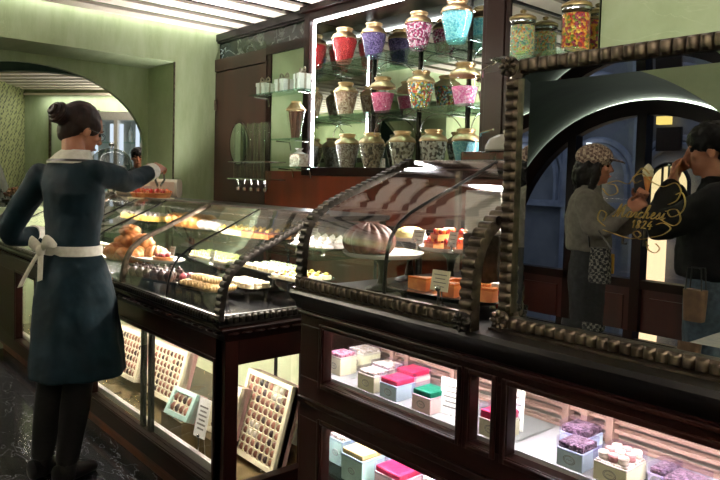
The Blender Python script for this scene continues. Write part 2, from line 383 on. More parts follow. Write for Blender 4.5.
# the arcade across the street
g = G(); g.box((-14, -7.2, -.1), (4, -6.7, 6.5)); g.box((-14, -6.7, -.1), (4, -2.63, -.02), 1)
for x in (-9.5, -7.6, -5.9, -4.75, -3.6, -2.2, -.6): g.box((x, -6.7, 0), (x + .22, -6.6, 6.4), 2)
for z in (1.1, 2.55, 4.4): g.box((-14, -6.7, z), (4, -6.58, z + .1), 2)
for xc, r in ((-8.4, .75), (-6.75, .7), (-5.35, .5), (-4.15, .5), (-2.9, .6), (-1.4, .7)):
    for rr in (r, r * 1.2): g.tube([(xc - rr, -6.68, 1.2)] + [(xc - rr * math.cos(PI * k / 16), -6.68, 1.55 + rr * math.sin(PI * k / 16)) for k in range(17)] + [(xc + rr, -6.68, 1.2)], .05, 6, 2)
    g.box((xc - .35, -6.68, 2.8), (xc + .35, -6.62, 4.2), 2)
struct(g, 'wall_street', [mat('blue_grey_stone', (120, 122, 132), (92, 96, 108), rough=.7, scale=2.5, bump=.3, bscale=12), mat('grey_paving', (70, 72, 80), (52, 54, 60), rough=.4, scale=6), mat('pale_stone', (140, 146, 164), (112, 118, 138), rough=.7, scale=5)], 'blue grey stone arcade facade across the street', smooth=0)
def arch_lit(g, x0, x1, z0, zs, y, mi=0):
    c, r = (x0 + x1) / 2, (x1 - x0) / 2
    p = [(x0, z0)] + [(c - r * math.cos(PI * k / 14), zs + r * math.sin(PI * k / 14)) for k in range(15)] + [(x1, z0)]
    m_ = len(p); g.add([(x, y, z) for x, z in p] + [(x, y - .03, z) for x, z in p], [tuple(range(m_)), tuple(range(m_, 2 * m_))[::-1]] + [(i, m_ + i, m_ + (i + 1) % m_, (i + 1) % m_) for i in range(m_)], mi)
Ew = emis('lit_window_glow', (255, 226, 170), 1.3)
for k, (x0, x1, z0, zs) in enumerate(((-5.72, -5.2, 1.2, 1.48), (-4.45, -3.9, 1.2, 1.5))):
    g = G(); arch_lit(g, x0, x1, z0, zs, -6.55); o = struct(g, 'window_%d' % (k + 1), Ew, 'lit arched window across the street', smooth=0)
    b = G(); r = (x1 - x0) / 2
    for t in (-.33, .0, .33): b.box(((x0 + x1) / 2 + t * r - .012, -6.54, z0), ((x0 + x1) / 2 + t * r + .012, -6.51, zs + r * .9))
    b.tube([(x0, -6.53, z0)] + [((x0 + x1) / 2 - r * math.cos(PI * q / 14), -6.53, zs + r * math.sin(PI * q / 14)) for q in range(15)] + [(x1, -6.53, z0)], .03, 6)
    b.build('window_bars', M['black'], o)
g = G(); g.box((-4.47, -6.56, .1), (-4.18, -6.53, .74)); struct(g, 'window_3', emis('shopfront_glow', (255, 214, 170), 1.8), 'bright low shopfront window across the street', smooth=0)
g = G(); g.box((-4.4, -6.6, 1.96), (-4.05, -6.56, 2.29)); struct(g, 'window_4', M['black'], 'dark square window across the street', smooth=0)
g = G(); g.box((-4.38, -6.6, 2.33), (-4.2, -6.5, 2.44)); tag(g.build('wall_lantern', emis('lantern_glow', (255, 220, 120), 1.4), None, 0), 'small yellow lantern above the dark street window', 'lamp')
g = G(); g.box((-5.44, -6.6, 1.62), (-5.40, -6.5, 2.1)); tag(g.build('light_tube', emis('tube_glow', (240, 244, 255), 3.), None, 0), 'upright white light tube on the street facade', 'lamp')

# the room beyond the arch: a second, wider arch first
g = G(); A = arch_panel(g, 'X', -7.0, -2.5, 5.2, 2.66, 2.13, 1.6, .8, 1.625); B = arch_panel(g, 'X', -7.1, -2.5, 5.2, 2.66, 2.13, 1.6, .8, 1.625, flip=True); intrados(g, A, B, 0, True)
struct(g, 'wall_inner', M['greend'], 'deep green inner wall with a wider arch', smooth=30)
P0, tD, nD = V((-11.16, 2.83, 0)), V((.786, .618, 0)).normalized(), V((.618, -.786, 0)).normalized()
def far(s, q, z): return P0 + tD * s + nD * q + V((0, 0, z))
def slab(g, a, b, z0, z1, th, mi=0):
    """upright slab from a to b"""
    a, b = V(a), V(b); d = (b - a).normalized(); n_ = V((d.y, -d.x, 0)) * th
    g.obox((a + b) / 2 + V((0, 0, (z0 + z1) / 2)) , (b - a) / 2, n_ / 2, (0, 0, (z1 - z0) / 2), mi)
g = G(); slab(g, far(-.1, -.06, 0), far(7.5, -.06, 0), 0, 2.9, .1)
struct(g, 'wall_far', M['green'], 'green marble wall of the room beyond the arch', smooth=0)
def damask():
    m, nt, out = _nt('damask_paper'); N = nt.nodes; L = nt.links
    p = N.new('ShaderNodeBsdfPrincipled'); L.new(p.outputs[0], out.inputs[0]); p.inputs['Roughness'].default_value = .7
    tc = N.new('ShaderNodeTexCoord'); mp = N.new('ShaderNodeMapping'); mp.inputs['Rotation'].default_value = (.5, .9, .4); L.new(tc.outputs['Object'], mp.inputs[0])
    v = N.new('ShaderNodeTexVoronoi'); v.inputs['Scale'].default_value = 20; v.inputs['Randomness'].default_value = .35; L.new(mp.outputs[0], v.inputs[0])
    r = N.new('ShaderNodeValToRGB'); r.color_ramp.elements[0].position = .36; r.color_ramp.elements[1].position = .42
    r.color_ramp.elements[0].color = lin((46, 52, 32)); r.color_ramp.elements[1].color = lin((136, 140, 92)); L.new(v.outputs['Distance'], r.inputs[0]); L.new(r.outputs[0], p.inputs['Base Color']); return m
g = G(); sd = V((.77, -.49, 0)).normalized(); slab(g, far(0, 0, 0), far(0, 0, 0) + sd * 4.6, 0, 2.9, .06)
struct(g, 'wall_far_left', damask(), 'olive patterned wallpaper wall beyond the arch', smooth=0)
g = G()
for k in range(26):
    q = .12 + k * .27
    s1 = min(7.5, (-6.45 + 11.16 - .618 * q) / .786 - .1)
    s0 = -.2 if k > 3 else .02
    if s1 > s0 + .2:
        c = (far(s0, q, 2.70) + far(s1, q, 2.70)) / 2; g.obox(c + V((0, 0, -.01)), tD * (s1 - s0) / 2, nD * .072, (0, 0, .01))
a, b = far(-1, 3.2, 2.95), None
g.box((-13, -3, 2.95), (-6.4, 8.5, 3.0), 1)
struct(g, 'ceiling', [M['slat'], M['slatback']], 'slatted ceiling of the room beyond the arch', smooth=0)
g = G(); slab(g, far(-.4, .02, 0) , far(7.5, .02, 0), 2.60, 2.63, .05); struct(g, 'trim_5', M['slat'], 'pale ledge at the top of the far green wall', smooth=0)
g = G(); slab(g, far(.46, .01, 0), far(.49, .01, 0), 0, 2.35, .03); slab(g, far(.46, .01, 0), far(1.3, .01, 0), 2.35, 2.38, .03); struct(g, 'trim_6', M['bronze'], 'thin door frame line on the far green wall', smooth=0)
# lit drinks cabinet
t = thing('display_fridge', 'bright glass display fridge standing in the room beyond the arch', 'fridge')
g = G(); s0, s1 = 1.36, 2.75
def fb(g, sa, sb, qa, qb, za, zb, mi=0): g.obox((far(sa, qa, za) + far(sb, qb, zb)) / 2, tD * (sb - sa) / 2, nD * (qb - qa) / 2, (0, 0, (zb - za) / 2), mi)
fb(g, s0, s1, .02, .05, 0, 2.3); fb(g, s0, s1, .05, .42, 2.2, 2.32); fb(g, s0, s1, .05, .42, 0, .3)
for s in (s0, s0 + .42, s0 + .84, s1 - .06): fb(g, s, s + .06, .05, .42, .3, 2.2)
g.build('fridge_body', M['white'], t, 0)
g = G()
for s in (s0 + .1, s0 + .5, s0 + .92): fb(g, s, s + .04, .36, .4, .35, 2.15); fb(g, s + .25, s + .29, .36, .4, .35, 2.15)
g.build('light_strip', emis('fridge_glow', (225, 240, 255), .9), t, 0)
for z in (.8, 1.2, 1.55, 1.88):
    g = G(); fb(g, s0 + .06, s1 - .06, .06, .34, z, z + .015); g.build('shelf', M['glassg'], t, 0)
cols = [mat('bottle_teal', (90, 160, 150)), mat('bottle_amber', (180, 150, 90)), mat('bottle_clear', (210, 220, 215))]
bp = None
for z in (.815, 1.215, 1.565, 1.895):
    for k in range(9):
        s = s0 + .13 + k * .145
        g = G(); g.lathe([(.03, 0), (.034, .02), (.034, .15), (.014, .2), (.014, .25)], n=10)
        o = g.build('bottle', cols[(k + int(z * 9)) % 3], None, 40, loc=far(s, .2, z))
        tag(o, 'small bottle on a shelf of the bright fridge beyond the arch', 'bottle', 'bottles in the far fridge')
# brown door with the oval window
d0 = bpy.data.objects.new('door_1', None); COL.objects.link(d0); d0['kind'] = 'structure'; d0['label'] = 'brown wooden door with an oval window beside the green wall'; d0['category'] = 'door'
g = G(); g.box((XL - .0, YB, 0), (-4.58, 2.99, 2.36)); g.build('door_leaf', M['wooddoor'], d0, 0)
g = G(); g.box((XL, YB - .008, 2.37), (-4.56, 3.3, 2.475)); g.box((-4.58, YB - .006, 0), (-4.555, 2.99, 2.37)); g.build('door_head', M['wooddoor'], d0, 0)
g = G(); g.lathe([(.14, 0), (.14, .012), (.125, .018)], (0, 0, 0), 36, sy=1.24)
o = g.build('oval_window', M['mirrord'], d0, 30, loc=(-4.955, YB + .0, 1.725)); o.rotation_euler = (PI / 2, 0, 0)
g = G(); g.tube([(.143 * math.cos(a_ * PI / 18), 0, .178 * math.sin(a_ * PI / 18)) for a_ in range(36)], .007, 6, closed=True); g.build('oval_rim', M['wood'], d0, loc=(-4.955, YB - .008, 1.725))
g = G(); g.tube([(-5.36, YB - .012, 2.03), (-5.36, YB - .012, 2.12)], .012, 8); g.build('hinge', M['bronze'], d0)
# ------------------------------------------------------------------ jar cabinet on the back wall
t = thing('jar_cabinet', 'tall lit wall cabinet with glass shelves of sweet jars', 'cabinet', (-3.17, YB, 1.5))
L0 = V((3.17, -YB, -1.5))
def lb(g, a, b, mi=0): g.box(V(a) + L0, V(b) + L0, mi)
g = G()
lb(g, (-4.04, YB - .02, 1.47), (-3.975, 3.27, 2.70)); lb(g, (-2.375, YB - .02, 1.47), (-2.19, 3.27, 2.70))
lb(g, (-3.975, YB - .02, 2.595), (-2.375, 3.27, 2.66)); lb(g, (-3.975, YB - .02, 1.47), (-2.375, 3.27, 1.53))
lb(g, (-4.06, YB - .05, 2.655), (-2.19, YB + .0, 2.70)); lb(g, (-2.345, YB - .028, 2.1), (-2.22, YB - .02, 2.62)); lb(g, (-2.345, YB - .028, 1.62), (-2.22, YB - .02, 2.05))
lb(g, (-3.975, 3.25, 1.53), (-2.375, 3.27, 2.595))
g.build('frame', M['wood'], t, 0, .006)
g = G(); lb(g, (-3.97, 3.242, 1.532), (-2.38, 3.248, 2.593)); g.build('back_mirror', M['mirrord'], t, 0)
g = G(); lb(g, (-3.976, 2.99, 1.532), (-3.972, 3.24, 2.593)); g.build('side_mirror', M['mirrord'], t, 0)
g = G(); lb(g, (-3.972, 2.968, 1.535), (-3.963, 2.982, 2.592)); g.build('light_strip', M['led'], t, 0)
g = G(); lb(g, (-3.972, 2.968, 2.586), (-2.38, 2.982, 2.593)); g.build('light_strip', M['led'], t, 0)
g = G(); lb(g, (-2.388, 3.2, 1.535), (-2.38, 3.22, 2.592)); g.build('light_strip', M['led'], t, 0)
for z in (2.285, 1.905):
    g = G(); lb(g, (-3.945, 2.99, z - .012), (-2.4, 3.235, z)); g.build('glass_shelf', M['glassg'], t, 0)
    for x in (-3.80, -3.36, -2.93, -2.52):
        g = G(); g.tube([V(p) + L0 for p in [(x, 3.235, z - .02), (x, 3.0, z - .02), (x, 2.985, z - .03)]], .003, 6)
        g.tube([V((x, 3.22 - .18 * math.sin(q * PI / 16), z - .02 - .13 * (1 - math.cos(q * PI / 16)))) + L0 for q in range(9)], .0028, 6)
        g.build('bracket', M['chrome'], t)
for x in (-3.60, -3.14, -2.72):
    g = G(); lb(g, (x - .006, 3.225, 1.535), (x + .006, 3.24, 2.59)); g.build('upright', M['bronzed'], t, 0)
# sweet jars
JP = [(.046, 0), (.052, .004), (.056, .012), (.06, .03), (.071, .08), (.083, .13), (.0865, .155), (.085, .172), (.074, .19), (.052, .203), (.047, .21)]
CAP = [(.0875, .165), (.089, .172), (.078, .193), (.056, .207), (.05, .213), (.05, .222), (.057, .226), (.057, .236), (.05, .24), (.0, .243)]
def jar_r(z):
    for (r0, z0), (r1, z1) in zip(JP, JP[1:]):
        if z0 <= z <= z1: return lerp(r0, r1, (z - z0) / (z1 - z0 + 1e-9))
    return .04
def sweet_jar(fillmat, fill, label, loc, scale=1.):
    t = thing('sweet_jar', label, 'jar', loc, 'sweet jars in the lit cabinet')
    g = G(); g.lathe([(0, 0)] + JP, n=28, cap=False)
    g.build('glass_body', M['glass'], t, 50)
    zs = [.006 + (fill - .006) * k / 12 for k in range(13)]
    g = G(); g.lathe([(0, .006)] + [(jar_r(z) - .004, z) for z in zs] + [(jar_r(fill) * .6, fill + .006), (0, fill + .008)], n=28, cap=False)
    g.build('sweets', fillmat, t, 60)
    g = G(); g.lathe(CAP, n=28, cap=False); g.build('gold_cap', M['gold'], t, 30)
    t.scale = (scale,) * 3
    return t
c_red = candy('sweets_red', [(206, 30, 36), (180, 18, 26), (226, 60, 56), (190, 26, 40)], 95)
c_pur = candy('sweets_violet', [(92, 66, 130), (120, 92, 156), (70, 50, 104), (150, 124, 176)], 95)
c_mag = candy('sweets_magenta', [(196, 40, 110), (236, 170, 196), (160, 30, 90), (120, 30, 70), (240, 220, 226)], 70)
c_tur = candy('sweets_turquoise', [(120, 210, 224), (150, 226, 234), (96, 190, 210), (170, 236, 240)], 95)
c_nut = candy('sweets_beige', [(190, 150, 120), (224, 196, 170), (150, 108, 84), (210, 176, 150)], 75)
c_pnk = candy('sweets_pink', [(226, 96, 140), (240, 140, 170), (212, 76, 124)], 85)
c_mix = candy('sweets_mixed', [(220, 170, 60), (120, 150, 60), (226, 220, 200), (190, 70, 50), (110, 80, 60), (90, 150, 170)], 55)
c_pk2 = candy('sweets_pale_pink', [(240, 130, 176), (250, 180, 206), (232, 110, 160)], 70)
c_bei = candy('sweets_oat', [(214, 204, 190), (186, 170, 152), (234, 228, 218), (150, 134, 118)], 75)
c_tau = candy('sweets_taupe', [(176, 158, 132), (120, 104, 84), (206, 192, 168), (92, 80, 66)], 55)
c_wht = candy('sweets_white_dark', [(226, 220, 206), (150, 140, 120), (236, 232, 222), (90, 82, 70), (200, 190, 170)], 42)
c_wht2 = candy('sweets_silver', [(230, 228, 220), (120, 112, 98), (210, 204, 190), (240, 238, 232), (84, 78, 66)], 46)
Yj = 3.115
for m_, f_, x, z, s, lb_ in [
    (c_red, .165, -3.795, 2.285, 1.08, 'gold capped glass jar full of bright red sweets on the top shelf'),
    (c_pur, .165, -3.475, 2.285, 1.02, 'gold capped glass jar full of violet sweets on the top shelf'),
    (c_mag, .165, -3.045, 2.285, 1.03, 'gold capped glass jar of mixed magenta and pale pink sweets'),
    (c_tur, .168, -2.725, 2.285, 1.12, 'tall gold capped jar of turquoise sweets on the top shelf'),
    (c_nut, .165, -3.765, 1.905, 1.02, 'gold capped jar of speckled beige sweets on the middle shelf'),
    (c_pnk, .130, -3.37, 1.905, 1.02, 'gold capped jar of raspberry pink sweets on the middle shelf'),
    (c_mix, .165, -3.01, 1.905, 1.04, 'gold capped jar of many coloured wrapped sweets on the middle shelf'),
    (c_pk2, .105, -2.645, 1.905, 1.08, 'gold capped jar half filled with pale pink balls'),
    (c_bei, .165, -3.73, 1.53, 1.03, 'gold capped jar of pale oat coloured sweets in the bottom row'),
    (c_tau, .165, -3.465, 1.53, 1.03, 'gold capped jar of taupe nut sweets in the bottom row'),
    (c_wht, .165, -3.165, 1.53, 1.03, 'gold capped jar of large cream and brown sweets in the bottom row'),
    (c_wht2, .165, -2.885, 1.53, 1.03, 'gold capped jar of silvery white sweets in the bottom row'),
    (c_tur, .160, -2.62, 1.53, 1.0, 'gold capped jar of turquoise sweets in the bottom row')]:
    sweet_jar(m_, f_, lb_, (x, Yj, z), s)
# ------------------------------------------------------------------ open niche with the gift boxes and tubes
g = G(); g.box((-4.50, 2.962, 1.50), (-4.045, 2.972, 2.42)); o = g.build('niche_panel', M['green'], None, 0); tag(o, 'pale green panel at the back of the niche beside the brown door', 'panel')
g = G(); g.box((-4.56, YB - .01, 2.42), (-4.04, 3.3, 2.49)); struct(g, 'trim_7', M['wood'], 'dark wood head of the niche beside the door', smooth=0)
def nshelf(x0, x1, z, label):
    t = thing('glass_shelf', label, 'shelf', (x0, 2.78, z)); g = G(); g.box((0, 0, -.01), (x1 - x0, .15, 0)); g.build('shelf_plate', M['glassg'], t, 0)
    for x in (.06, x1 - x0 - .06):
        g = G(); g.tube([(x, .155, -.08), (x, .14, -.02), (x, .02, -.016)], .005, 6); g.build('bracket', M['chrome'], t)
nshelf(-4.55, -3.86, 2.085, 'upper glass shelf holding three white gift boxes')
nshelf(-4.24, -3.88, 1.735, 'small glass shelf holding the jar of brown sticks')
nshelf(-4.20, -3.86, 1.53, 'low glass shelf holding a wrapped biscuit packet')
def gift_box(x, y, z, w, h, label, rz=0.):
    t = thing('gift_box', label, 'box', (x, y, z), 'white gift boxes on the glass shelf', rz)
    g = G(); g.box((-w / 2, -w / 2, 0), (w / 2, w / 2, h)); g.build('carton', M['white'], t, 0, .003)
    g = G(); g.box((-w / 2 - .004, -w / 2 - .004, h * .68), (w / 2 + .004, w / 2 + .004, h + .004)); g.build('lid', M['white'], t, 0, .003)
    g = G()
    g.box((-.008, -w / 2 - .006, 0), (.008, w / 2 + .006, h + .007)); g.box((-w / 2 - .006, -.008, 0), (w / 2 + .006, .008, h + .007))
    for s in (-1, 1): g.tube([(0, 0, h + .006)] + [(s * .05 * math.sin(q * PI / 8), 0, h + .008 + .03 * math.sin(q * PI / 4) * (q < 5) + .012 * (q < 8)) for q in range(1, 8)] + [(0, 0, h + .008)], .006, 6)
    g.build('ribbon', mat('taupe_ribbon', (176, 166, 146)), t)
gift_box(-4.44, 2.86, 2.086, .095, .085, 'white gift box nearest the brown door on the upper glass shelf', .2)
gift_box(-4.18, 2.86, 2.086, .10, .09, 'middle white gift box on the upper glass shelf', .1)
gift_box(-3.95, 2.86, 2.086, .095, .11, 'tallest white gift box beside the lit cabinet frame', -.2)
# acrylic dispenser tubes
t = thing('tube_dispenser', 'rack of five clear acrylic dispenser tubes beside the brown door', 'dispenser', (-4.35, 2.70, 1.43))
for k in range(5):
    g = G(); x = -.19 + k * .095; r = .042
    g.lathe([(r, .0), (r, .42), (r - .003, .42), (r - .003, .0)], (x, 0, .0), 20, cap=False); g.lathe([(r * .2, -.06), (r * .5, -.03), (r, 0)], (x, 0, 0), 16, cap=False); g.build('tube', M['acryl'], t, 40)
    g = G(); g.lathe([(0, -.09), (.016, -.088), (.018, -.066), (.009, -.06), (0, -.058)], (x, 0, 0), 12, cap=False); g.build('spout', M['chrome'], t)
for z in (.0, .13):
    g = G(); g.tube([(-.27, -.05, z), (.25, -.05, z), (.25, .13, z), (-.27, .13, z)], .005, 6, closed=True); g.build('rack_rail', M['chrome'], t)
# jar of brown sticks and the packet
t = thing('stick_jar', 'gold lidded glass jar of brown chocolate sticks in the niche', 'jar', (-4.02, 2.86, 1.736)); t.scale = (.76, .76, .9)
g = G(); g.lathe([(0, 0), (.05, 0), (.055, .02), (.09, .2), (.092, .24), (.075, .26)], n=24, cap=False); g.build('glass_body', M['glass'], t, 50)
g = G(); g.lathe([(.096, .225), (.098, .235), (.06, .275), (.05, .285), (.05, .30), (0, .302)], n=24, cap=False); g.build('gold_cap', M['gold'], t, 30)
for k in range(22):
    a, r = k * 2.4, .036 * math.sqrt((k + .5) / 22); g = G(); g.tube([(r * math.cos(a), r * math.sin(a), .006), (r * 1.9 * math.cos(a + .2), r * 1.9 * math.sin(a + .2), .22)], .006, 6); g.build('chocolate_stick', mat('stick_brown', (96, 60, 40)) if k == 0 else bpy.data.materials['stick_brown'], t)
t = thing('biscuit_packet', 'clear wrapped packet of pale biscuits on the low glass shelf', 'packet', (-3.97, 2.86, 1.531)); t.scale = (.7, .9, .62)
g = G(); g.box((-.085, -.05, 0), (.085, .05, .15)); g.build('biscuits', candy('biscuit_pile', [(206, 190, 172), (180, 160, 140), (222, 210, 196)], 30), t, 0, .008)
g = G(); g.loft([g.ring((0, 0, .15), (.085, 0, 0), (0, .05, 0), 16), g.ring((0, 0, .185), (.02, 0, 0), (0, .015, 0), 16), g.ring((0, 0, .215), (.06, 0, 0), (0, .03, 0), 16)]); g.build('gathered_top', M['white'], t)
# mirror panel behind the top jars, with its shelf
g = G(); g.box((-2.185, YB - .012, 1.56), (-1.685, YB - .004, 2.69)); tag(g.build('wall_mirror', M['mirrord'], None, 0), 'plain wall mirror between the wooden post and the green pier', 'mirror')
t = thing('glass_shelf', 'glass shelf on wire brackets behind the counter mirror', 'shelf', (-2.17, 2.74, 2.085))
g = G(); g.box((0, 0, -.012), (.48, .19, 0)); g.build('shelf_plate', M['glassg'], t, 0)
for x in (.03, .44):
    g = G(); g.tube([(x, .19, -.08), (x, .17, -.018), (x, -.02, -.016)], .005, 6); g.build('bracket', M['chrome'], t)
for z, w in ((2.02, 'upper'), (1.70, 'lower')):
    g = G(); g.tube([(-2.35, 2.92, z), (-2.19, 2.72, z + .008), (-2.02, 2.60, z + .008)], .005, 6); tag(g.build('wire_arm', M['chrome'], None), w + ' thin chrome wire arm on the wooden post', 'bracket')
def tall_jar(m_, label, loc, s=1.):
    t = thing('lidded_jar', label, 'jar', loc, 'lidded jars above the counter mirror')
    g = G(); g.lathe([(0, 0), (.058, 0), (.063, .006), (.063, .168), (.058, .178)], n=28, cap=False); g.build('glass_body', M['glass'], t, 50)
    g = G(); g.lathe([(0, .005), (.059, .005), (.059, .155), (.04, .162), (0, .165)], n=28, cap=False); g.build('sweets', m_, t, 60)
    g = G(); g.lathe([(.060, .172), (.064, .176), (.064, .183), (.058, .187)], n=28, cap=False); g.build('chrome_band', M['chrome'], t)
    g = G(); g.lathe([(.066, .187), (.068, .19), (.066, .2), (.045, .212), (.02, .217), (.012, .219), (.01, .224), (.016, .23), (.016, .236), (.009, .241), (0, .242)], n=28, cap=False); g.build('lid', mat('olive_gold_lid', (170, 150, 104), (140, 122, 80), rough=.35, metal=.7), t, 30)
    t.scale = (s,) * 3
tall_jar(candy('sweets_pastel', [(150, 190, 160), (220, 170, 150), (190, 200, 120), (230, 210, 150), (120, 160, 150), (220, 140, 60)], 62), 'lidded jar of pastel sweets close to the wooden post', (-2.045, 2.84, 2.085))
tall_jar(candy('sweets_fruity', [(200, 60, 40), (226, 150, 40), (150, 40, 60), (120, 130, 40), (230, 190, 80), (170, 50, 90)], 55), 'lidded jar of red and orange sweets beside the green pier', (-1.745, 2.84, 2.085), 1.06)
# ------------------------------------------------------------------ pastry counter (low, long)
def counter_front(g, y0, y1, xs, zs, x0, x1, ztop, zbot):
    """rails and stiles with openings xs (x pairs) by zs (z pairs)"""
    zz = sorted(zs); edges = [zbot] + [q for p in zz for q in p] + [ztop]
    for k in range(0, len(edges), 2): g.box((x0, y0, edges[k]), (x1, y1, edges[k + 1]), 0)
    xx = [x0] + [q for p in sorted(xs) for q in p] + [x1]
    for z0, z1 in zz:
        for k in range(0, len(xx), 2): g.box((xx[k], y0, z0), (xx[k + 1], y1, z1), 1)
def frame_rect(g, x0, x1, z0, z1, y, w, d, mi=0):
    g.box((x0, y - d, z0), (x0 + w, y, z1), mi); g.box((x1 - w, y - d, z0), (x1, y, z1), mi); g.box((x0 + w, y - d, z1 - w), (x1 - w, y, z1), mi); g.box((x0 + w, y - d, z0), (x1 - w, y, z0 + w), mi)
pc = thing('pastry_counter', 'long dark wood pastry counter with lit chocolate windows below', 'counter')
xs = [(-5.35, -4.86), (-4.78, -3.86), (-3.79, -2.37)]
g = G(); counter_front(g, 1.31, 1.36, xs, [(.20, .70)], -5.93, -2.30, .83, .10)
g.box((-2.36, 1.31, .10), (-2.28, 1.37, .83), 1); g.box((-2.33, 1.37, .70), (-2.28, 2.0, .83)); g.box((-2.33, 1.37, .10), (-2.28, 2.0, .20)); g.box((-2.33, 1.70, .20), (-2.28, 2.0, .70), 1)
g.box((-5.93, 1.36, .78), (-2.33, 2.0, .83)); g.box((-5.93, 1.97, .1), (-2.33, 2.0, .78)); g.box((-5.93, 1.36, .05), (-2.33, 1.97, .12))
for x0, x1 in xs: frame_rect(g, x0 - .02, x1 + .02, .18, .72, 1.31, .018, .008)
g.build('carcass', [M['woodh'], M['wood']], pc, 0, .003)
g = G(); g.box((-5.93, 1.36, 0), (-2.33, 2.0, .10)); g.box((-5.93, 1.315, .08), (-2.30, 1.335, .16)); g.build('plinth', M['woodred'], pc, 0, .003)
g = G(); prof = [(0, .80), (.008, .81), (.012, .83), (.03, .845), (.036, .855), (.03, .863), (.0, .866)]
def mould(g, pr, y, xa, xb, xe, ye, mi=0):
    """moulding along the front (x) then round the end (y)"""
    A = [V((xa, y - d, z)) for d, z in pr] + [V((xa, y + .02, pr[-1][1])), V((xa, y + .02, pr[0][1]))]
    B = [V((xe + d, y - d, z)) for d, z in pr] + [V((xe - .02, y + .02, pr[-1][1])), V((xe - .02, y + .02, pr[0][1]))]
    C_ = [V((xe + d, ye, z)) for d, z in pr] + [V((xe - .02, ye, pr[-1][1])), V((xe - .02, ye, pr[0][1]))]
    g.loft([A, B, C_], mi)
mould(g, prof, 1.31, -5.93, 0, -2.28, 2.05)
for k in range(60): x = -5.9 + k * .061; g.ell((x, 1.283, .835), (.026, 0, 0), (0, .012, 0), (0, 0, .006), 8, 4)
for k in range(12): g.ell((-2.253, 1.33 + k * .06, .835), (.012, 0, 0), (0, .026, 0), (0, 0, .006), 8, 4)
g.build('ogee_moulding', M['woodh'], pc, 50)
g = G(); g.box((-5.93, 1.31, .83), (-2.29, 2.17, .866)); g.build('counter_top', M['deck'], pc, 0)
for x0, x1 in xs:
    g = G(); g.box((x0, 1.335, .2), (x1, 1.341, .7)); g.build('window_pane', M['glass'], pc, 0)
g = G(); g.box((-2.31, 1.37, .2), (-2.304, 1.70, .7)); g.build('window_pane', M['glass'], pc, 0)
for x in (-3.145, -3.055, -4.28, -4.2):
    g = G(); g.box((x - .018, 1.342, .2), (x + .018, 1.36, .7)); g.build('sliding_stile', M['black'], pc, 0)
g = G(); g.box((-2.63, 1.775, .2), (-2.615, 1.785, .75)); g.build('sliding_stile', M['black'], pc, 0)
g = G(); g.box((-5.9, 1.362, .121), (-2.335, 1.97, .13), 0); g.box((-5.9, 1.55, .13), (-2.85, 1.97, .26), 0); g.box((-5.9, 1.365, .13), (-3.10, 1.55, .19), 0)
g.build('display_floor', mat('olive_gloss_laminate', (126, 110, 78), (104, 90, 62), rough=.12, scale=5, coat=.4), pc, 0)
g = G(); g.box((-5.9, 1.95, .13), (-2.335, 1.965, .78)); g.build('display_back', mat('sage_lining', (188, 194, 160), (170, 178, 144), rough=.5, scale=4), pc, 0)
g = G(); g.box((-5.88, 1.375, .752), (-2.345, 1.392, .772)); g.build('light_strip', M['ledw'], pc, 0)
g = G(); g.box((-5.88, 1.375, .131), (-2.40, 1.385, .222), 0); g.box((-5.88, 1.395, .131), (-2.40, 1.405, .215), 0); g.build('white_channel', M['china'], pc, 0)  # white colour stands for the LED glare on a steel channel

# ------------------------------------------------------------------ curved glass cases
PL = [(1.283, .886), (1.284, .93), (1.290, .975), (1.303, 1.025), (1.330, 1.075), (1.383, 1.118), (1.44, 1.146), (1.50, 1.173), (1.58, 1.209), (1.66, 1.247), (1.752, 1.292)]
PR = [(1.300, 1.083), (1.299, 1.16), (1.302, 1.21), (1.308, 1.25), (1.320, 1.287), (1.346, 1.323), (1.395, 1.356), (1.45, 1.380), (1.50, 1.40), (1.61, 1.443), (1.73, 1.494), (1.795, 1.521)]
def resample(P, n):
    Q = [V((0, a, b)) for a, b in P]; d = [0]
    for a, b in zip(Q, Q[1:]): d.append(d[-1] + (b - a).length)
    out = []
    for k in range(n + 1):
        s = d[-1] * k / n; i = max(j for j in range(len(d)) if d[j] <= s + 1e-9); i = min(i, len(Q) - 2)
        out.append(Q[i].lerp(Q[i + 1], (s - d[i]) / (d[i + 1] - d[i])))
    return out, d[-1]
def arch_band(g, P, x0, x1, pitch=.026, th=.016, dep=.008, fl=True, mi=0):
    _, L_ = resample(P, 2); n = round(L_ / pitch); Q, _ = resample(P, n * 6); rings = []
    for i, p in enumerate(Q):
        t = (Q[min(i + 1, len(Q) - 1)] - Q[max(i - 1, 0)]).normalized(); nn = V((0, -t.z, t.y))
        h = dep * abs(math.sin(PI * i / 6)) ** .6 if fl else dep
        a = p - nn * th * .5; b = p + nn * (th * .3); c = p + nn * (th * .5 + h)
        rings.append([V((x0, a.y, a.z)), V((x0, b.y, b.z)), V((x0 + (x1 - x0) * .07, c.y, c.z)), V((x0 + (x1 - x0) * .93, c.y, c.z)), V((x1, b.y, b.z)), V((x1, a.y, a.z))])
    g.loft(rings, mi)
def pane(P, x0, x1, wav=0.):
    Q, _ = resample(P, 48)
    def fn(u, v):
        i = v * 48; k = min(int(i), 47); p = Q[k].lerp(Q[k + 1], i - k); x = lerp(x0, x1, u)
        w = wav * math.sin(PI * u) ** .5 * (.6 * math.sin(x * 9 + v * 5) + math.sin(v * 13 + x * 6 + 1)) * math.sin(PI * v) ** .5
        return V((x, p.y - w * .5, p.z + w))
    g = G(); g.sheet(fn, 36, 60, .004); return g
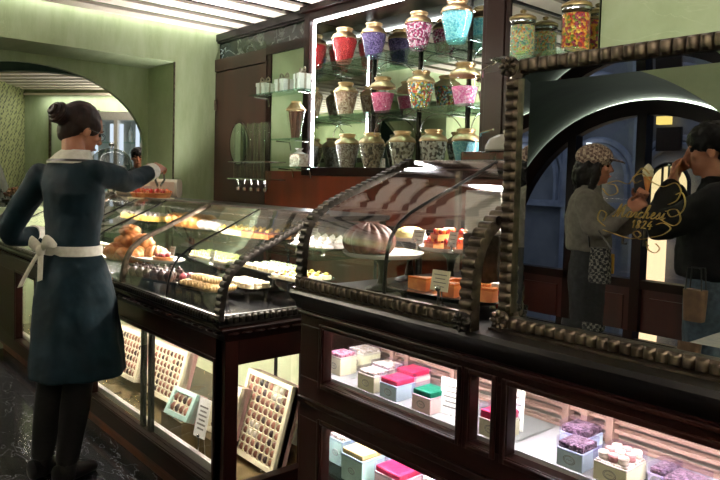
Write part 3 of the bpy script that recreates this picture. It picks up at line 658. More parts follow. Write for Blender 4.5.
# left case
pcase = thing('curved_glass_case', 'long low curved glass pastry case on the dark wood counter', 'display case')
g = G(); g.box((-5.9, 1.275, .867), (-2.285, 2.16, .886)); g.build('stone_deck', M['deck'], pcase, 0)
for x0, x1 in ((-5.9, -4.62), (-4.58, -3.27), (-3.23, -2.30)): pane(PL, x0, x1, .0006).build('curved_pane', M['glass'], pcase, 60)
g = G(); arch_band(g, PL, -2.302, -2.262); g.build('fluted_arch', M['bronzed'], pcase, 40)
for x in (-3.25, -4.60, -5.89):
    g = G(); arch_band(g, PL, x - .016, x + .016, .03, .012, .006, False); g.build('bronze_arch', M['bronze'], pcase, 40)
for x in (-2.75, -3.78, -4.18, -5.2):
    g = G(); g.tube([p + V((x, 0, 0)) for p in resample(PL, 30)[0]], .0055, 6); g.build('glazing_rib', M['black'], pcase)
g = G(); g.flutes((-5.9, 1.272, .874), (-2.31, 1.272, .874), (0, 0, .033), (0, -1, 0), .0235, .012); g.box((-5.9, 1.262, .867), (-2.25, 1.29, .876)); g.box((-5.9, 1.268, .905), (-2.27, 1.284, .909))
g.flutes((-2.262, 1.30, .874), (-2.262, 2.04, .874), (0, 0, .033), (1, 0, 0), .0285, .012); g.box((-2.28, 1.262, .867), (-2.252, 2.04, .876)); g.box((-2.284, 1.27, .905), (-2.264, 2.04, .909))
g.build('fluted_rail', M['bronzed'], pcase, 40)
g = G(); g.flutes((-5.9, 1.752, 1.285), (-2.26, 1.752, 1.285), (0, .045, .012), (0, -.3, 1), .018, .006); g.build('rope_top_rail', M['bronze'], pcase, 40)
g = G(); g.box((-5.9, 1.765, 1.262), (-2.262, 2.16, 1.286)); g.build('stone_ledge', M['black'], pcase, 0, .003)
g = G(); g.box((-5.9, 2.15, .886), (-2.28, 2.156, 1.262)); g.build('rear_glass', M['glass'], pcase, 0)
g = G()
for x in (-2.29, -3.25, -4.6, -5.88): g.box((x - .012, 2.13, .886), (x + .012, 2.15, 1.262))
g.build('rear_post', M['bronze'], pcase, 0)
g = G(); pts = [(p.y, p.z) for p in resample(PL, 24)[0]] + [(2.15, 1.262), (2.15, .886)]; m_ = len(pts)
g.add([(-2.285, y, z) for y, z in pts] + [(-2.28, y, z) for y, z in pts], [tuple(range(m_))[::-1], tuple(range(m_, 2 * m_))] + [(i, (i + 1) % m_, m_ + (i + 1) % m_, m_ + i) for i in range(m_)]); g.build('end_pane', M['glass'], pcase, 0)
g = G(); g.box((-5.88, 1.78, 1.085), (-2.32, 2.14, 1.095)); g.build('glass_tier', M['glassg'], pcase, 0)
g = G()
for x in (-5.84, -4.99, -4.15, -3.02, -2.31):
    for y in (2.12,): g.lathe([(.008, 0), (.008, .2)], (x, y, .886), 8)
g.build('tier_leg', M['chrome'], pcase)
# ------------------------------------------------------------------ cash counter (taller, right)
cc = thing('cash_counter', 'tall dark wood counter with lit windows of pastel gift boxes', 'counter')
xs = [(-1.667, -1.105), (-1.063, -.994), (-.947, -.30)]
g = G(); counter_front(g, 1.312, 1.35, xs, [(.25, .655), (.79, .965)], -1.79, .40, 1.05, .1)
g.box((-1.79, 1.35, .1), (-1.75, 2.1, 1.05)); g.box((.36, 1.35, .1), (.40, 2.1, 1.05)); g.box((-1.75, 2.06, .1), (.36, 2.1, 1.05))
g.box((-1.75, 1.35, 1.01), (.36, 2.06, 1.05)); g.box((-1.75, 1.35, .72), (.36, 2.06, .735)); g.box((-1.75, 1.35, .2), (.36, 2.06, .24))
for x0, x1 in xs:
    for z0, z1 in ((.25, .655), (.79, .965)): frame_rect(g, x0 - .016, x1 + .016, z0 - .016, z1 + .016, 1.312, .014, .008)
g.box((-1.79, 1.300, .705), (.40, 1.312, .725)); g.box((-1.79, 1.297, 1.0), (.40, 1.312, 1.012))
g.build('carcass', [M['woodh'], M['wood']], cc, 0, .003)
g = G(); g.box((-1.77, 1.35, 0), (.38, 2.1, .1)); g.build('plinth', M['woodred'], cc, 0)
g = G(); pr = [(0, 1.015), (.006, 1.02), (.012, 1.04), (.03, 1.052), (.036, 1.07), (.03, 1.082), (.0, 1.0825)]
B = [[V((x, 1.312 - d, z)) for d, z in pr] + [V((x, 2.14, 1.0825)), V((x, 2.14, 1.05)), V((x, 1.34, 1.05)), V((x, 1.34, 1.015))] for x in (-1.81, .42)]
g.loft(B); g.build('stone_top', M['black'], cc, 40)
for x0, x1 in xs:
    for z0, z1 in ((.25, .655), (.79, .965)):
        g = G(); g.box((x0, 1.33, z0), (x1, 1.335, z1)); g.build('window_pane', M['glass'], cc, 0)
g = G(); g.box((-1.75, 1.351, .735), (.36, 2.0, .80)); g.box((-1.75, 1.351, .24), (.36, 2.0, .25)); g.build('display_floor', mat('mirror_gloss_shelf', (186, 184, 186), (166, 164, 166), rough=.05, scale=5, coat=1.), cc, 0)
g = G(); g.box((-1.75, 2.0, .24), (.36, 2.02, .72)); g.box((-1.75, 1.60, .80), (.36, 1.62, 1.01)); g.build('display_back', mat('pale_lining', (170, 164, 158), (140, 134, 130), rough=.25, scale=4), cc, 0)
g = G()
for z in (.802, .832, .856, .885, .93): g.box((-1.75, 1.575, z), (.36, 1.60, z + .009))
for x in (-1.62, -1.55, -1.35, -.955, -.90, -.83, -.4): g.box((x, 1.565, .8), (x + .018, 1.60, 1.005))
g.build('wooden_rails', mat('pinkish_wood_rail', (170, 138, 126), (136, 106, 96), rough=.35, scale=10, stretch=(.1, 1, 1)), cc, 0)
g = G(); g.box((-1.74, 1.356, .99), (.35, 1.372, 1.004)); g.build('light_strip', M['ledr'], cc, 0)
g = G(); g.box((-1.74, 1.356, .695), (.35, 1.376, .715)); g.build('light_strip', M['ledr'], cc, 0)
g = G(); g.box((-1.628, 1.40, .8), (-1.624, 1.56, .98)); g.build('glass_divider', M['acryl'], cc, 0)
g = G(); g.box((-1.09, 1.36, .8), (-1.08, 1.56, 1.0)); g.box((-.98, 1.36, .8), (-.97, 1.56, 1.0)); g.build('divider', M['acryl'], cc, 0)
# glass case on it
rc = thing('curved_glass_case', 'tall curved glass cake case on the counter beside the mirror', 'display case')
pane(PR, -1.76, -1.06, .0034).build('curved_pane', M['glass'], rc, 60)
g = G(); arch_band(g, PR, -1.79, -1.755, .026); g.build('fluted_arch', M['bronzed'], rc, 40)
g = G(); arch_band(g, PR, -1.085, -1.04, .026, .022, .010); g.build('fluted_arch', M['bronze'], rc, 40)
g = G(); g.tube([p + V((-1.375, 0, 0)) for p in resample(PR, 40)[0]], .0055, 6); g.build('glazing_rib', M['black'], rc)
g = G(); g.flutes((-1.79, 1.288, 1.089), (-1.045, 1.288, 1.089), (0, 0, .034), (0, -1, 0), .0255, .010); g.box((-1.80, 1.276, 1.0825), (-1.04, 1.305, 1.090)); g.box((-1.79, 1.283, 1.122), (-1.045, 1.296, 1.127)); g.build('fluted_rail', M['bronze'], rc, 40)
g = G(); g.flutes((-1.79, 1.795, 1.515), (-1.04, 1.795, 1.515), (0, .04, .010), (0, -.3, 1), .018, .006); g.build('rope_top_rail', M['bronze'], rc, 40)
g = G(); g.box((-1.79, 1.81, 1.497), (-1.04, 2.1, 1.518)); g.build('ledge', M['black'], rc, 0, .003)
g = G()
for x in (-1.78, -1.05): g.box((x - .01, 2.07, 1.083), (x + .01, 2.09, 1.497))
g.build('rear_post', M['bronze'], rc, 0)
def rosette(g, c, r, ou=(0, -1, 0), a=(1, 0, 0), b=(0, 0, 1)):
    c, ou, a, b = V(c), V(ou), V(a), V(b)
    g.ell(c, a * r, b * r, ou * r * .45, 16, 8)
    for k in range(8):
        t = k * PI / 4; d = a * math.cos(t) + b * math.sin(t); g.ell(c + d * r * .68 + ou * r * .35, d * r * .34, d.cross(ou) * r * .22, ou * r * .28, 8, 6)
    g.ell(c + ou * r * .5, a * r * .26, b * r * .26, ou * r * .26, 10, 6)
g = G(); rosette(g, (-1.062, 1.272, 1.105), .026); g.build('rosette', M['bronzed'], rc, 40)
# ------------------------------------------------------------------ counter mirror
cm = thing('counter_mirror', 'large gilt lettered mirror in a fluted bronze frame standing on the counter', 'mirror')
x0, x1, z0, z1, Ym = -.995, .20, 1.115, 1.72, 1.39
g = G()
g.flutes((x0 - .037, 1.375, z0 + .01), (x0 - .037, 1.375, z1 - .01), (.036, 0, 0), (0, -1, 0), .026, .012, 0, .02)
g.flutes((x1, 1.375, z0), (x1, 1.375, z1), (.036, 0, 0), (0, -1, 0), .026, .012, 0, .02)
g.flutes((x0, 1.375, z1 + .001), (x1, 1.375, z1 + .001), (0, 0, .034), (0, -1, 0), .0265, .012, 0, .02)
g.flutes((x0, 1.368, z0 - .028), (x1, 1.368, z0 - .028), (0, 0, .030), (0, -1, 0), .0265, .012, 0, .02)
g.box((x0 - .04, 1.340, 1.083), (x1 + .04, 1.40, 1.088)); g.box((x0, 1.385, z0 - .004), (x1, 1.392, z0)); g.box((x0 - .04, 1.40, 1.083), (x1 + .04, 1.415, z1 + .038))
for q, z in ((x0 - .022, z1 + .018), (x1 + .022, z1 + .018), (x0 - .022, 1.106), (x1 + .022, 1.106)): rosette(g, (q, 1.366, z), .026)
g.build('fluted_frame', M['bronze'], cm, 40)
w, e = .023, .0014                                            # bevelled edge: the rim stands proud of the field
g = G(); O = [V((x0, Ym - e, z0)), V((x1, Ym - e, z0)), V((x1, Ym - e, z1)), V((x0, Ym - e, z1))]; I = [V((x0 + w, Ym, z0 + w)), V((x1 - w, Ym, z0 + w)), V((x1 - w, Ym, z1 - w)), V((x0 + w, Ym, z1 - w))]
Bk = [p + V((0, .006, 0)) for p in O]
g.add(O + I + Bk, [(4, 5, 6, 7), (0, 1, 5, 4), (1, 2, 6, 5), (2, 3, 7, 6), (3, 0, 4, 7), (8, 11, 10, 9), (0, 8, 9, 1), (1, 9, 10, 2), (2, 10, 11, 3), (3, 11, 8, 0)])
g.build('mirror_glass', M['mirror'], cm, 0)
# gilt lettering on the mirror: cursive strokes
def catmull(P, n=8):
    P = [V((a, b, 0)) for a, b in P]; Q = []
    for i in range(len(P) - 1):
        p0, p1, p2, p3 = P[max(i - 1, 0)], P[i], P[i + 1], P[min(i + 2, len(P) - 1)]
        for k in range(n):
            t = k / n; Q.append(.5 * ((2 * p1) + (p2 - p0) * t + (2 * p0 - 5 * p1 + 4 * p2 - p3) * t * t + (3 * p1 - p0 - 3 * p2 + p3) * t ** 3))
    Q.append(P[-1]); return Q
GL = {'M': (1.5, [[(-.1, .15), (.05, 0), (.25, .6), (.45, 1.5), (.5, 1.45), (.5, .6), (.52, .05), (.75, .8), (1.0, 1.5), (1.02, 1.2), (1.0, .4), (1.1, .02), (1.3, .1), (1.5, .35)]]),
      'a': (.8, [[(.55, .62), (.3, .72), (.1, .4), (.15, .08), (.35, .03), (.55, .35), (.6, .7), (.55, .2), (.62, .02), (.8, .2)]]),
      'r': (.6, [[(0, .2), (.15, .55), (.2, .72), (.25, .6), (.42, .62), (.38, .2), (.45, .02), (.6, .2)]]),
      'c': (.65, [[(.5, .58), (.35, .72), (.12, .45), (.15, .1), (.35, .02), (.65, .22)]]),
      'h': (.85, [[(0, .2), (.3, .9), (.38, 1.45), (.25, 1.5), (.15, .8), (.1, .0), (.2, .5), (.42, .7), (.5, .5), (.48, .12), (.6, .02), (.85, .22)]]),
      'e': (.65, [[(0, .2), (.3, .4), (.4, .62), (.25, .74), (.12, .45), (.18, .08), (.38, .02), (.65, .22)]]),
      's': (.6, [[(0, .2), (.2, .55), (.28, .75), (.35, .5), (.4, .2), (.25, .02), (.1, .1)], [(.25, .02), (.6, .2)]]),
      'i': (.45, [[(0, .2), (.15, .5), (.2, .7), (.18, .2), (.25, .02), (.45, .2)], [(.24, .95), (.27, 1.0)]]),
      '1': (.6, [[(.1, .7), (.3, 1.0), (.25, 0)]]),
      '8': (.75, [[(.5, .85), (.3, 1.0), (.15, .8), (.35, .5), (.45, .2), (.25, 0), (.08, .2), (.3, .5), (.5, .78), (.5, .88)]]),
      '2': (.75, [[(.12, .8), (.3, 1.0), (.48, .8), (.3, .4), (.05, .03), (.25, .08), (.6, .0)]]),
      '4': (.75, [[(.4, 1.0), (.05, .35), (.6, .35)], [(.42, .6), (.36, -.1)]])}
g = G()
def script(txt, x, z, s, sh=.35, r=.0008):
    for ch in txt:
        w_, st = GL[ch]
        for pl in st: g.tube([(x + (q.x + q.y * sh) * s, 1.3878, z + q.y * s) for q in catmull(pl)], r, 5)
        x += w_ * s
script('Marchesi', -.742, 1.383, .0185)
script('1824', -.700, 1.3615, .0165, .2)
def fl(P): g.tube([(a, 1.3878, b) for a, b in [(q.x, q.y) for q in catmull(P, 10)]], .0007, 5)
fl([(-.765, 1.352), (-.74, 1.346), (-.70, 1.338), (-.678, 1.345), (-.684, 1.355), (-.694, 1.350), (-.68, 1.338), (-.655, 1.344), (-.63, 1.352), (-.615, 1.366), (-.63, 1.376), (-.645, 1.372)])
fl([(-.64, 1.385), (-.61, 1.372), (-.596, 1.385), (-.604, 1.405), (-.622, 1.402), (-.615, 1.39), (-.595, 1.40), (-.588, 1.42), (-.595, 1.44), (-.608, 1.436)])
fl([(-.622, 1.415), (-.605, 1.425), (-.598, 1.445), (-.61, 1.46), (-.635, 1.452), (-.66, 1.462), (-.68, 1.478), (-.70, 1.47), (-.695, 1.458), (-.682, 1.464)])
fl([(-.77, 1.445), (-.755, 1.43), (-.735, 1.436), (-.74, 1.452), (-.757, 1.456), (-.735, 1.462), (-.71, 1.456), (-.695, 1.475), (-.68, 1.49), (-.665, 1.478)])
fl([(-.76, 1.36), (-.778, 1.375), (-.772, 1.395), (-.758, 1.388), (-.765, 1.372)])
fl([(-.665, 1.335), (-.66, 1.318), (-.645, 1.312), (-.636, 1.322), (-.645, 1.332)])
g.build('gilt_lettering', M['goldleaf'], cm)
# ------------------------------------------------------------------ food and boxes
GOLDB = mat('baked_golden', (222, 150, 84), (176, 96, 48), rough=.42, scale=22, bump=.3, coat=.25)
BROWN = mat('baked_brown', (104, 52, 30), (62, 30, 18), rough=.5, scale=30, bump=.5)
CHOC = mat('dark_chocolate', (62, 34, 28), (38, 20, 18), rough=.28, scale=30, bump=.2, coat=.2)
MILK = mat('milk_chocolate', (134, 84, 62), (108, 64, 46), rough=.3, scale=30, bump=.1)
ROSE = mat('rose_chocolate', (168, 112, 90), (140, 88, 70), rough=.3, scale=30, bump=.1)
PALE = mat('white_chocolate', (236, 228, 216), (222, 212, 198), rough=.35, scale=30)
CREAMF = mat('pale_cream', (244, 234, 204), (232, 216, 172), rough=.5, scale=25, bump=.2)
YELL = mat('custard_yellow', (240, 206, 104), (226, 180, 76), rough=.4, scale=25, bump=.2)
PINKF = mat('pink_fruit', (188, 76, 84), (150, 50, 66), rough=.35, scale=30, bump=.3, coat=.3)
PLUM = mat('plum_glaze', (106, 50, 66), (74, 32, 48), rough=.25, scale=25, coat=.4)
RED = mat('red_glaze', (196, 44, 34), (150, 26, 22), rough=.2, scale=30, coat=.6)
ORNG = mat('orange_fruit', (238, 150, 48), (226, 112, 34), rough=.3, scale=25, coat=.4)
GREENF = mat('pistachio_cream', (200, 190, 122), (166, 160, 88), rough=.5, scale=40, bump=.3)
SUGAR = mat('icing_sugar', (246, 240, 236), (232, 222, 216), rough=.8, scale=25, bump=.4)
PCUP = mat('brown_paper_cup', (88, 60, 44), (66, 44, 32), rough=.8, scale=40)
def put(me, name, loc, label, cat, group, rz=0., s=1., rot=None):
    o = bpy.data.objects.new(name, me); COL.objects.link(o); o.location = loc; o.rotation_euler = rot or (0, 0, rz); o.scale = (s, s, s)
    return tag(o, label, cat, group)
def meshof(g, name, mats, smooth=50):
    me = g.mesh(name, mats if isinstance(mats, list) else [mats]); me.polygons.foreach_set('use_smooth', [True] * len(me.polygons)); me.set_sharp_from_angle(angle=math.radians(smooth)); return me
def croissant(L_=.085, r=.036, k=7):
    g = G(); rings = []; n = 42
    for i in range(n + 1):
        u = i / n; a = lerp(-1.15, 1.15, u); c = V((L_ * math.sin(a), L_ * .75 * (1 - math.cos(a)), 0))
        t = V((math.cos(a), .75 * math.sin(a), 0)).normalized(); nn = V((-t.y, t.x, 0))
        rr = r * (math.sin(PI * min(max(u, .03), .97)) ** .75) * (1 + .20 * abs(math.sin(PI * k * u)) ** .7) + .004
        rings.append(g.ring(c + V((0, 0, r * .9)), nn * rr, V((0, 0, rr * .92)), 14))
    g.loft(rings); return g
def swirl_bun(r=.05):
    g = G()
    def fn(t, ph): return 1 + .10 * math.cos(5 * t + ph * 5) * math.cos(ph) ** .5
    g.ell((0, 0, r * .62), (r, 0, 0), (0, r * .92, 0), (0, 0, r * .66), 30, 16, 0, fn)
    g.tube([V((math.cos(a * .5) * r * .05 * (12 - a) * .14, math.sin(a * .5) * r * .05 * (12 - a) * .14, r * (1.02 + a * .012) + .004)) for a in range(1, 14)], r * .10, 6); return g
def dish(name, label, cx, cy, z, a, b, foot, matl, group=None, rz=0., squar=.6):
    """footed oval or square-cornered dish: rim, well and foot"""
    t = thing(name, label, 'tray' if 'tray' in name else 'plate', (cx, cy, z - foot), group, rz); g = G()
    R_ = lambda q, zz: g.ring((0, 0, zz), (a * q, 0, 0), (0, b * q, 0), 36, squar)
    g.loft([R_(.3, foot - .012), R_(.8, foot - .010), R_(1.0, foot + .003), R_(1.01, foot + .007), R_(.98, foot + .006), R_(.8, foot - .003), R_(.3, foot - .004)]); g.build('dish', matl, t, 50)
    g = G()
    if foot > .06: g.lathe([(0, 0), (.055, .0), (.058, .005), (.03, .014), (.012, .03), (.01, foot - .03), (.028, foot - .012), (0, foot - .011)], n=20, cap=False)
    else:
        for i in (-1, 1):
            for j in (-1, 1): g.lathe([(0, 0), (.012, 0), (.008, foot * .5), (.012, foot - .009), (0, foot - .009)], (i * a * .6, j * b * .6, 0), 10, cap=False)
    g.build('foot', matl, t, 40); return t
ZD = .886
TR = mat('dark_silver_tray', (150, 146, 138), (110, 106, 100), rough=.25, metal=1., scale=14)
# --- pastry counter, lower tier
dish('serving_tray', 'silver tray of dark chocolate cakes by the curved glass', -3.10, 1.42, .94, .27, .095, .054, TR, rz=.22)
dish('serving_tray', 'silver tray of golden ridged pastries near the fluted end', -2.73, 1.46, .935, .16, .085, .049, TR, rz=.1)
dish('serving_plate', 'white footed oval plate with a single red tart', -3.33, 1.50, 1.005, .19, .09, .119, M['china'], rz=.25, squar=1.)
dish('serving_tray', 'silver tray under the heap of croissants', -3.66, 1.50, .965, .26, .13, .079, TR, rz=.2)
dish('serving_tray', 'silver tray of pistachio pastries behind the chocolate cakes', -3.27, 1.83, .985, .26, .11, .099, M['steel'])
dish('serving_tray', 'silver tray of round cream macarons behind the golden pastries', -2.70, 1.66, .935, .14, .08, .049, TR)
dish('serving_tray', 'tray of cream squares dotted with chocolate near the counter end', -2.77, 1.86, .99, .17, .11, .104, M['steel'], squar=.35)
dish('serving_tray', 'tray of yellow topped cakes beside the counter end', -2.46, 1.80, .99, .13, .12, .104, M['steel'], squar=.35)
gc = G(); gc.lathe([(.016, 0), (.024, .02), (.0225, .02), (.0, .012)], n=14, cap=False, mi=1); gc.ell((0, 0, .026), (.024, 0, 0), (0, .024, 0), (0, 0, .022), 14, 8, 0, lambda t, p: 1 + .06 * math.sin(6 * t)); gc.ell((0, 0, .05), (.008, 0, 0), (0, .008, 0), (0, 0, .009), 8, 5)
me = meshof(gc, 'chocolate_cake', [CHOC, PCUP]); rd = random.Random(3)
ca, sa = math.cos(.22), math.sin(.22)
for i in range(7):
    for j in range(3):
        u, v = (i - 3.6) * .056 + .01 * (j % 2), (j - 1) * .052
        if i < 6 or j < 1: put(me, 'chocolate_cake', (-3.12 + u * ca - v * sa, 1.42 + u * sa + v * ca, .939), 'small dark chocolate cake on the silver tray by the glass', 'cake', 'dark chocolate cakes on the front tray', rd.random() * 6)
gc = G(); gc.ell((0, 0, .02), (.022, 0, 0), (0, .022, 0), (0, 0, .02), 14, 9, 0, lambda t, p: 1 + .05 * math.sin(5 * t)); me = meshof(gc, 'glazed_choux', PLUM)
me2 = meshof(gc, 'glazed_choux', PINKF)
for k, (u, v) in enumerate(((.155, .05), (.19, .02), (.21, .06), (.165, .0), (.225, -.01))): put([me, me2][k % 2], 'glazed_choux', (-3.10 + u * ca - v * sa, 1.42 + u * sa + v * ca, .94), 'round %s glazed choux at the end of the chocolate tray' % ('plum', 'pink')[k % 2], 'pastry', 'glazed choux on the chocolate tray')
gc = G()
rings = [gc.ring((lerp(-.036, .036, u / 24), 0, .017), (0, .016 * math.sin(PI * min(max(u / 24, .06), .94)) ** .35 * (1 + .1 * math.sin(u * 1.57)), 0), (0, 0, .016 * math.sin(PI * min(max(u / 24, .06), .94)) ** .35), 12) for u in range(25)]
gc.loft(rings); me = meshof(gc, 'ridged_pastry', mat('pale_biscuit', (214, 178, 120), (180, 138, 84), rough=.5, scale=30, bump=.3))
for i in range(6):
    for j in range(2): put(me, 'ridged_pastry', (-2.86 + i * .048, 1.435 + j * .055 + i * .005, .934), 'golden ridged finger pastry on the tray near the fluted end', 'pastry', 'ridged finger pastries', 1.3 + rd.random() * .3)
for i in range(4): put(me, 'ridged_pastry', (-2.82 + i * .05, 1.465 + i * .004, .962), 'golden ridged finger pastry on top of the front row', 'pastry', 'ridged finger pastries on top', 1.2 + rd.random() * .4)
gc = G(); gc.lathe([(0, 0), (.018, .001), (.021, .006), (.019, .012), (.0185, .013), (.0195, .016), (.0185, .018), (.021, .022), (.018, .029), (0, .031)], n=18, cap=False); me = meshof(gc, 'macaron', mat('cream_macaron', (232, 220, 190), (218, 202, 166), rough=.6, scale=50, bump=.2))
MAC = me
for i in range(5):
    for j in range(3): put(me, 'macaron', (-2.80 + i * .048, 1.615 + j * .044, .934), 'round cream macaron on the tray behind the golden pastries', 'macaron', 'cream macarons on the tray')
# croissant heap
mc = [meshof(croissant(.075, .046, k), 'croissant', GOLDB, 70) for k in (6, 8)]; mb = meshof(swirl_bun(.058), 'swirl_bun', GOLDB, 70)
for k, (dx, dy, dz, rz, kind) in enumerate([(-.20, -.03, 0, .4, 2), (-.09, -.06, 0, 1.9, 0), (.02, -.05, 0, .2, 2), (.13, -.03, 0, 2.6, 1), (-.15, .05, 0, 1.1, 0), (-.04, .045, 0, .3, 2), (.08, .055, 0, -.4, 0), (.19, .05, 0, .9, 1), (-.11, .0, .058, .8, 2), (.0, .0, .06, 2.2, 1), (.10, .02, .058, .1, 0), (-.04, .0, .12, .5, 2)]):
    if kind == 2: put(mb, 'swirl_bun', (-3.66 + dx, 1.50 + dy, .966 + dz), 'round golden swirl bun in the croissant heap', 'bun', 'swirl buns in the croissant heap', rz)
    else: put(mc[kind], 'croissant', (-3.66 + dx, 1.50 + dy, .966 + dz), 'golden brown croissant in the heap behind the glass', 'croissant', 'croissants in the heap', rz)
g = G(); g.lathe([(0, 0), (.05, 0), (.058, .02), (.055, .022), (0, .018)], n=24, cap=False); t = thing('fruit_tart', 'small tart with red fruit on the white oval plate', 'tart', (-3.26, 1.50, 1.004)); g.build('crust', GOLDB, t)
g = G()
for k in range(9): a = k * 2.4; g.ell((.012 * math.sqrt(k) * math.cos(a), .012 * math.sqrt(k) * math.sin(a), .028), (.012, 0, 0), (0, .012, 0), (0, 0, .012), 8, 6)
g.build('red_fruit', PINKF, t)
gc = G(); gc.ell((0, 0, .012), (.026, 0, 0), (0, .018, 0), (0, 0, .012), 14, 8, 1)
for k in range(6): a = k * PI / 3; gc.lathe([(.008, 0), (.007, .008), (.003, .018), (0, .024)], (.012 * math.cos(a), .009 * math.sin(a), .018), 8)
me = meshof(gc, 'pistachio_pastry', [GREENF, CREAMF])
for i in range(7):
    for j in range(3): put(me, 'pistachio_pastry', (-3.46 + i * .056, 1.775 + j * .05, .986), 'small pastry piped with pistachio cream on the silver tray', 'pastry', 'pistachio pastries', rd.random())
gc = G(); gc.box((-.021, -.021, 0), (.021, .021, .02)); gc.ell((0, 0, .02), (.018, 0, 0), (0, .018, 0), (0, 0, .008), 10, 6); gc.ell((.004, 0, .028), (.007, 0, 0), (0, .006, 0), (0, 0, .004), 8, 5, 1); me = meshof(gc, 'cream_square', [CREAMF, CHOC], 40)
for i in range(6):
    for j in range(4): put(me, 'cream_square', (-2.90 + i * .05, 1.785 + j * .05, .990), 'square cream cake with a chocolate dot on the tray', 'cake', 'cream squares with chocolate dots')
gc = G(); gc.lathe([(0, 0), (.024, 0), (.026, .014), (.023, .02), (0, .021)], n=16, cap=False); gc.ell((.0, 0, .024), (.012, 0, 0), (0, .01, 0), (0, 0, .009), 10, 6, 1); gc.ell((.01, .006, .024), (.008, 0, 0), (0, .008, 0), (0, 0, .006), 8, 5, 2); me = meshof(gc, 'custard_tartlet', [CREAMF, YELL, BROWN])
for i in range(4):
    for j in range(4): put(me, 'custard_tartlet', (-2.54 + i * .054, 1.72 + j * .053, .990), 'cream tartlet with yellow topping on the tray by the counter end', 'tartlet', 'yellow topped tartlets', rd.random() * 6)
# --- upper glass tier
ZT = 1.096
dish('serving_tray', 'silver tray of puff pastries on the glass tier', -3.78, 1.96, ZT + .03, .28, .12, .029, M['steel'])
dish('serving_tray', 'silver tray of iced slices on the glass tier', -3.10, 1.96, ZT + .03, .30, .12, .029, M['steel'])
dish('serving_tray', 'silver tray of white meringues at the end of the glass tier', -2.50, 1.95, ZT + .03, .17, .12, .029, M['steel'])
dish('serving_tray', 'silver tray of cream cakes on the far glass tier', -4.55, 1.96, ZT + .03, .34, .12, .029, M['steel'])
gc = croissant(.05, .04, 5); me = meshof(gc, 'puff_pastry', mat('puff_gold', (236, 178, 100), (206, 130, 60), rough=.4, scale=30, bump=.35, coat=.2), 70)
for i in range(5):
    for j in range(2): put(me, 'puff_pastry', (-4.0 + i * .075, 1.91 + j * .09, ZT + .03), 'golden puff pastry on the glass tier', 'pastry', 'puff pastries on the glass tier', rd.random() * 3)
gc = G(); gc.ell((0, 0, .03), (.045, 0, 0), (0, .034, 0), (0, 0, .03), 16, 10, 0, lambda t, p: 1 + .05 * math.sin(4 * t + 3 * p)); me = meshof(gc, 'sugared_bun', SUGAR)
for i in range(3):
    for j in range(2): put(me, 'sugared_bun', (-3.62 + i * .085, 1.92 + j * .08, ZT + .03), 'white sugared bun beside the puff pastries on the glass tier', 'bun', 'sugared buns', rd.random())
gc = G(); gc.box((-.03, -.017, 0), (.03, .017, .028)); gc.box((-.03, -.017, .028), (.03, .017, .036), 1); gc.ell((0, 0, .04), (.012, 0, 0), (0, .009, 0), (0, 0, .01), 8, 6, 2)
for nm, mm, xx, lb_ in (('custard_slice', [CREAMF, YELL, YELL], -3.34, 'yellow iced slice on the glass tier'), ('fruit_slice', [GOLDB, PLUM, YELL], -3.10, 'plum iced slice with a yellow dot on the glass tier')):
    me = meshof(gc, nm, mm, 40)
    for i in range(4):
        for j in range(3): put(me, nm, (xx + i * .066, 1.90 + j * .055, ZT + .03), lb_, 'cake', nm.replace('_', ' ') + 's on the glass tier', .1)
gc = G(); gc.lathe([(0, 0), (.024, .002), (.028, .014), (.018, .022), (.021, .03), (.010, .040), (.012, .046), (0, .058)], n=14, cap=False); me = meshof(gc, 'meringue', SUGAR)
for i in range(5):
    for j in range(3): put(me, 'meringue', (-2.62 + i * .058, 1.895 + j * .06, ZT + .03), 'small white meringue at the end of the glass tier', 'meringue', 'meringues on the glass tier')
gc = G(); gc.lathe([(0, 0), (.03, 0), (.032, .03), (.026, .036), (0, .036)], n=16, cap=False); gc.ell((0, 0, .04), (.02, 0, 0), (0, .02, 0), (0, 0, .018), 12, 8, 1); me = meshof(gc, 'cream_cake', [YELL, SUGAR])
for i in range(8):
    for j in range(2): put(me, 'cream_cake', (-4.83 + i * .078, 1.92 + j * .075, ZT + .03), 'round yellow cake with whipped cream on the far glass tier', 'cake', 'cream cakes on the far glass tier')
# --- far end of the lower tier, behind the assistant
dish('serving_tray', 'silver tray of almond biscuits behind the assistant', -4.65, 1.55, .96, .36, .13, .074, M['steel'])
dish('serving_tray', 'silver tray of pink and white sweets at the far end', -5.35, 1.52, .96, .30, .14, .074, M['steel'])
gc = G(); gc.ell((0, 0, .014), (.03, 0, 0), (0, .022, 0), (0, 0, .014), 14, 8, 0, lambda t, p: 1 + .06 * math.sin(5 * t)); me = meshof(gc, 'almond_biscuit', CREAMF); me2 = meshof(gc, 'pink_sweet', mat('rose_icing', (226, 160, 160), (208, 136, 138), rough=.4))
for i in range(9):
    for j in range(3):
        put(me, 'almond_biscuit', (-4.94 + i * .072, 1.48 + j * .07, .961), 'pale almond biscuit on the tray behind the assistant', 'biscuit', 'almond biscuits', rd.random())
        if i < 7: put(me2 if (i + j) % 2 else MAC, 'pink_sweet' if (i + j) % 2 else 'white_sweet', (-5.57 + i * .072, 1.45 + j * .07, .961), ('oval pink iced sweet' if (i + j) % 2 else 'round white macaron') + ' on the tray at the far end', 'sweet', 'sweets at the far end', rd.random())
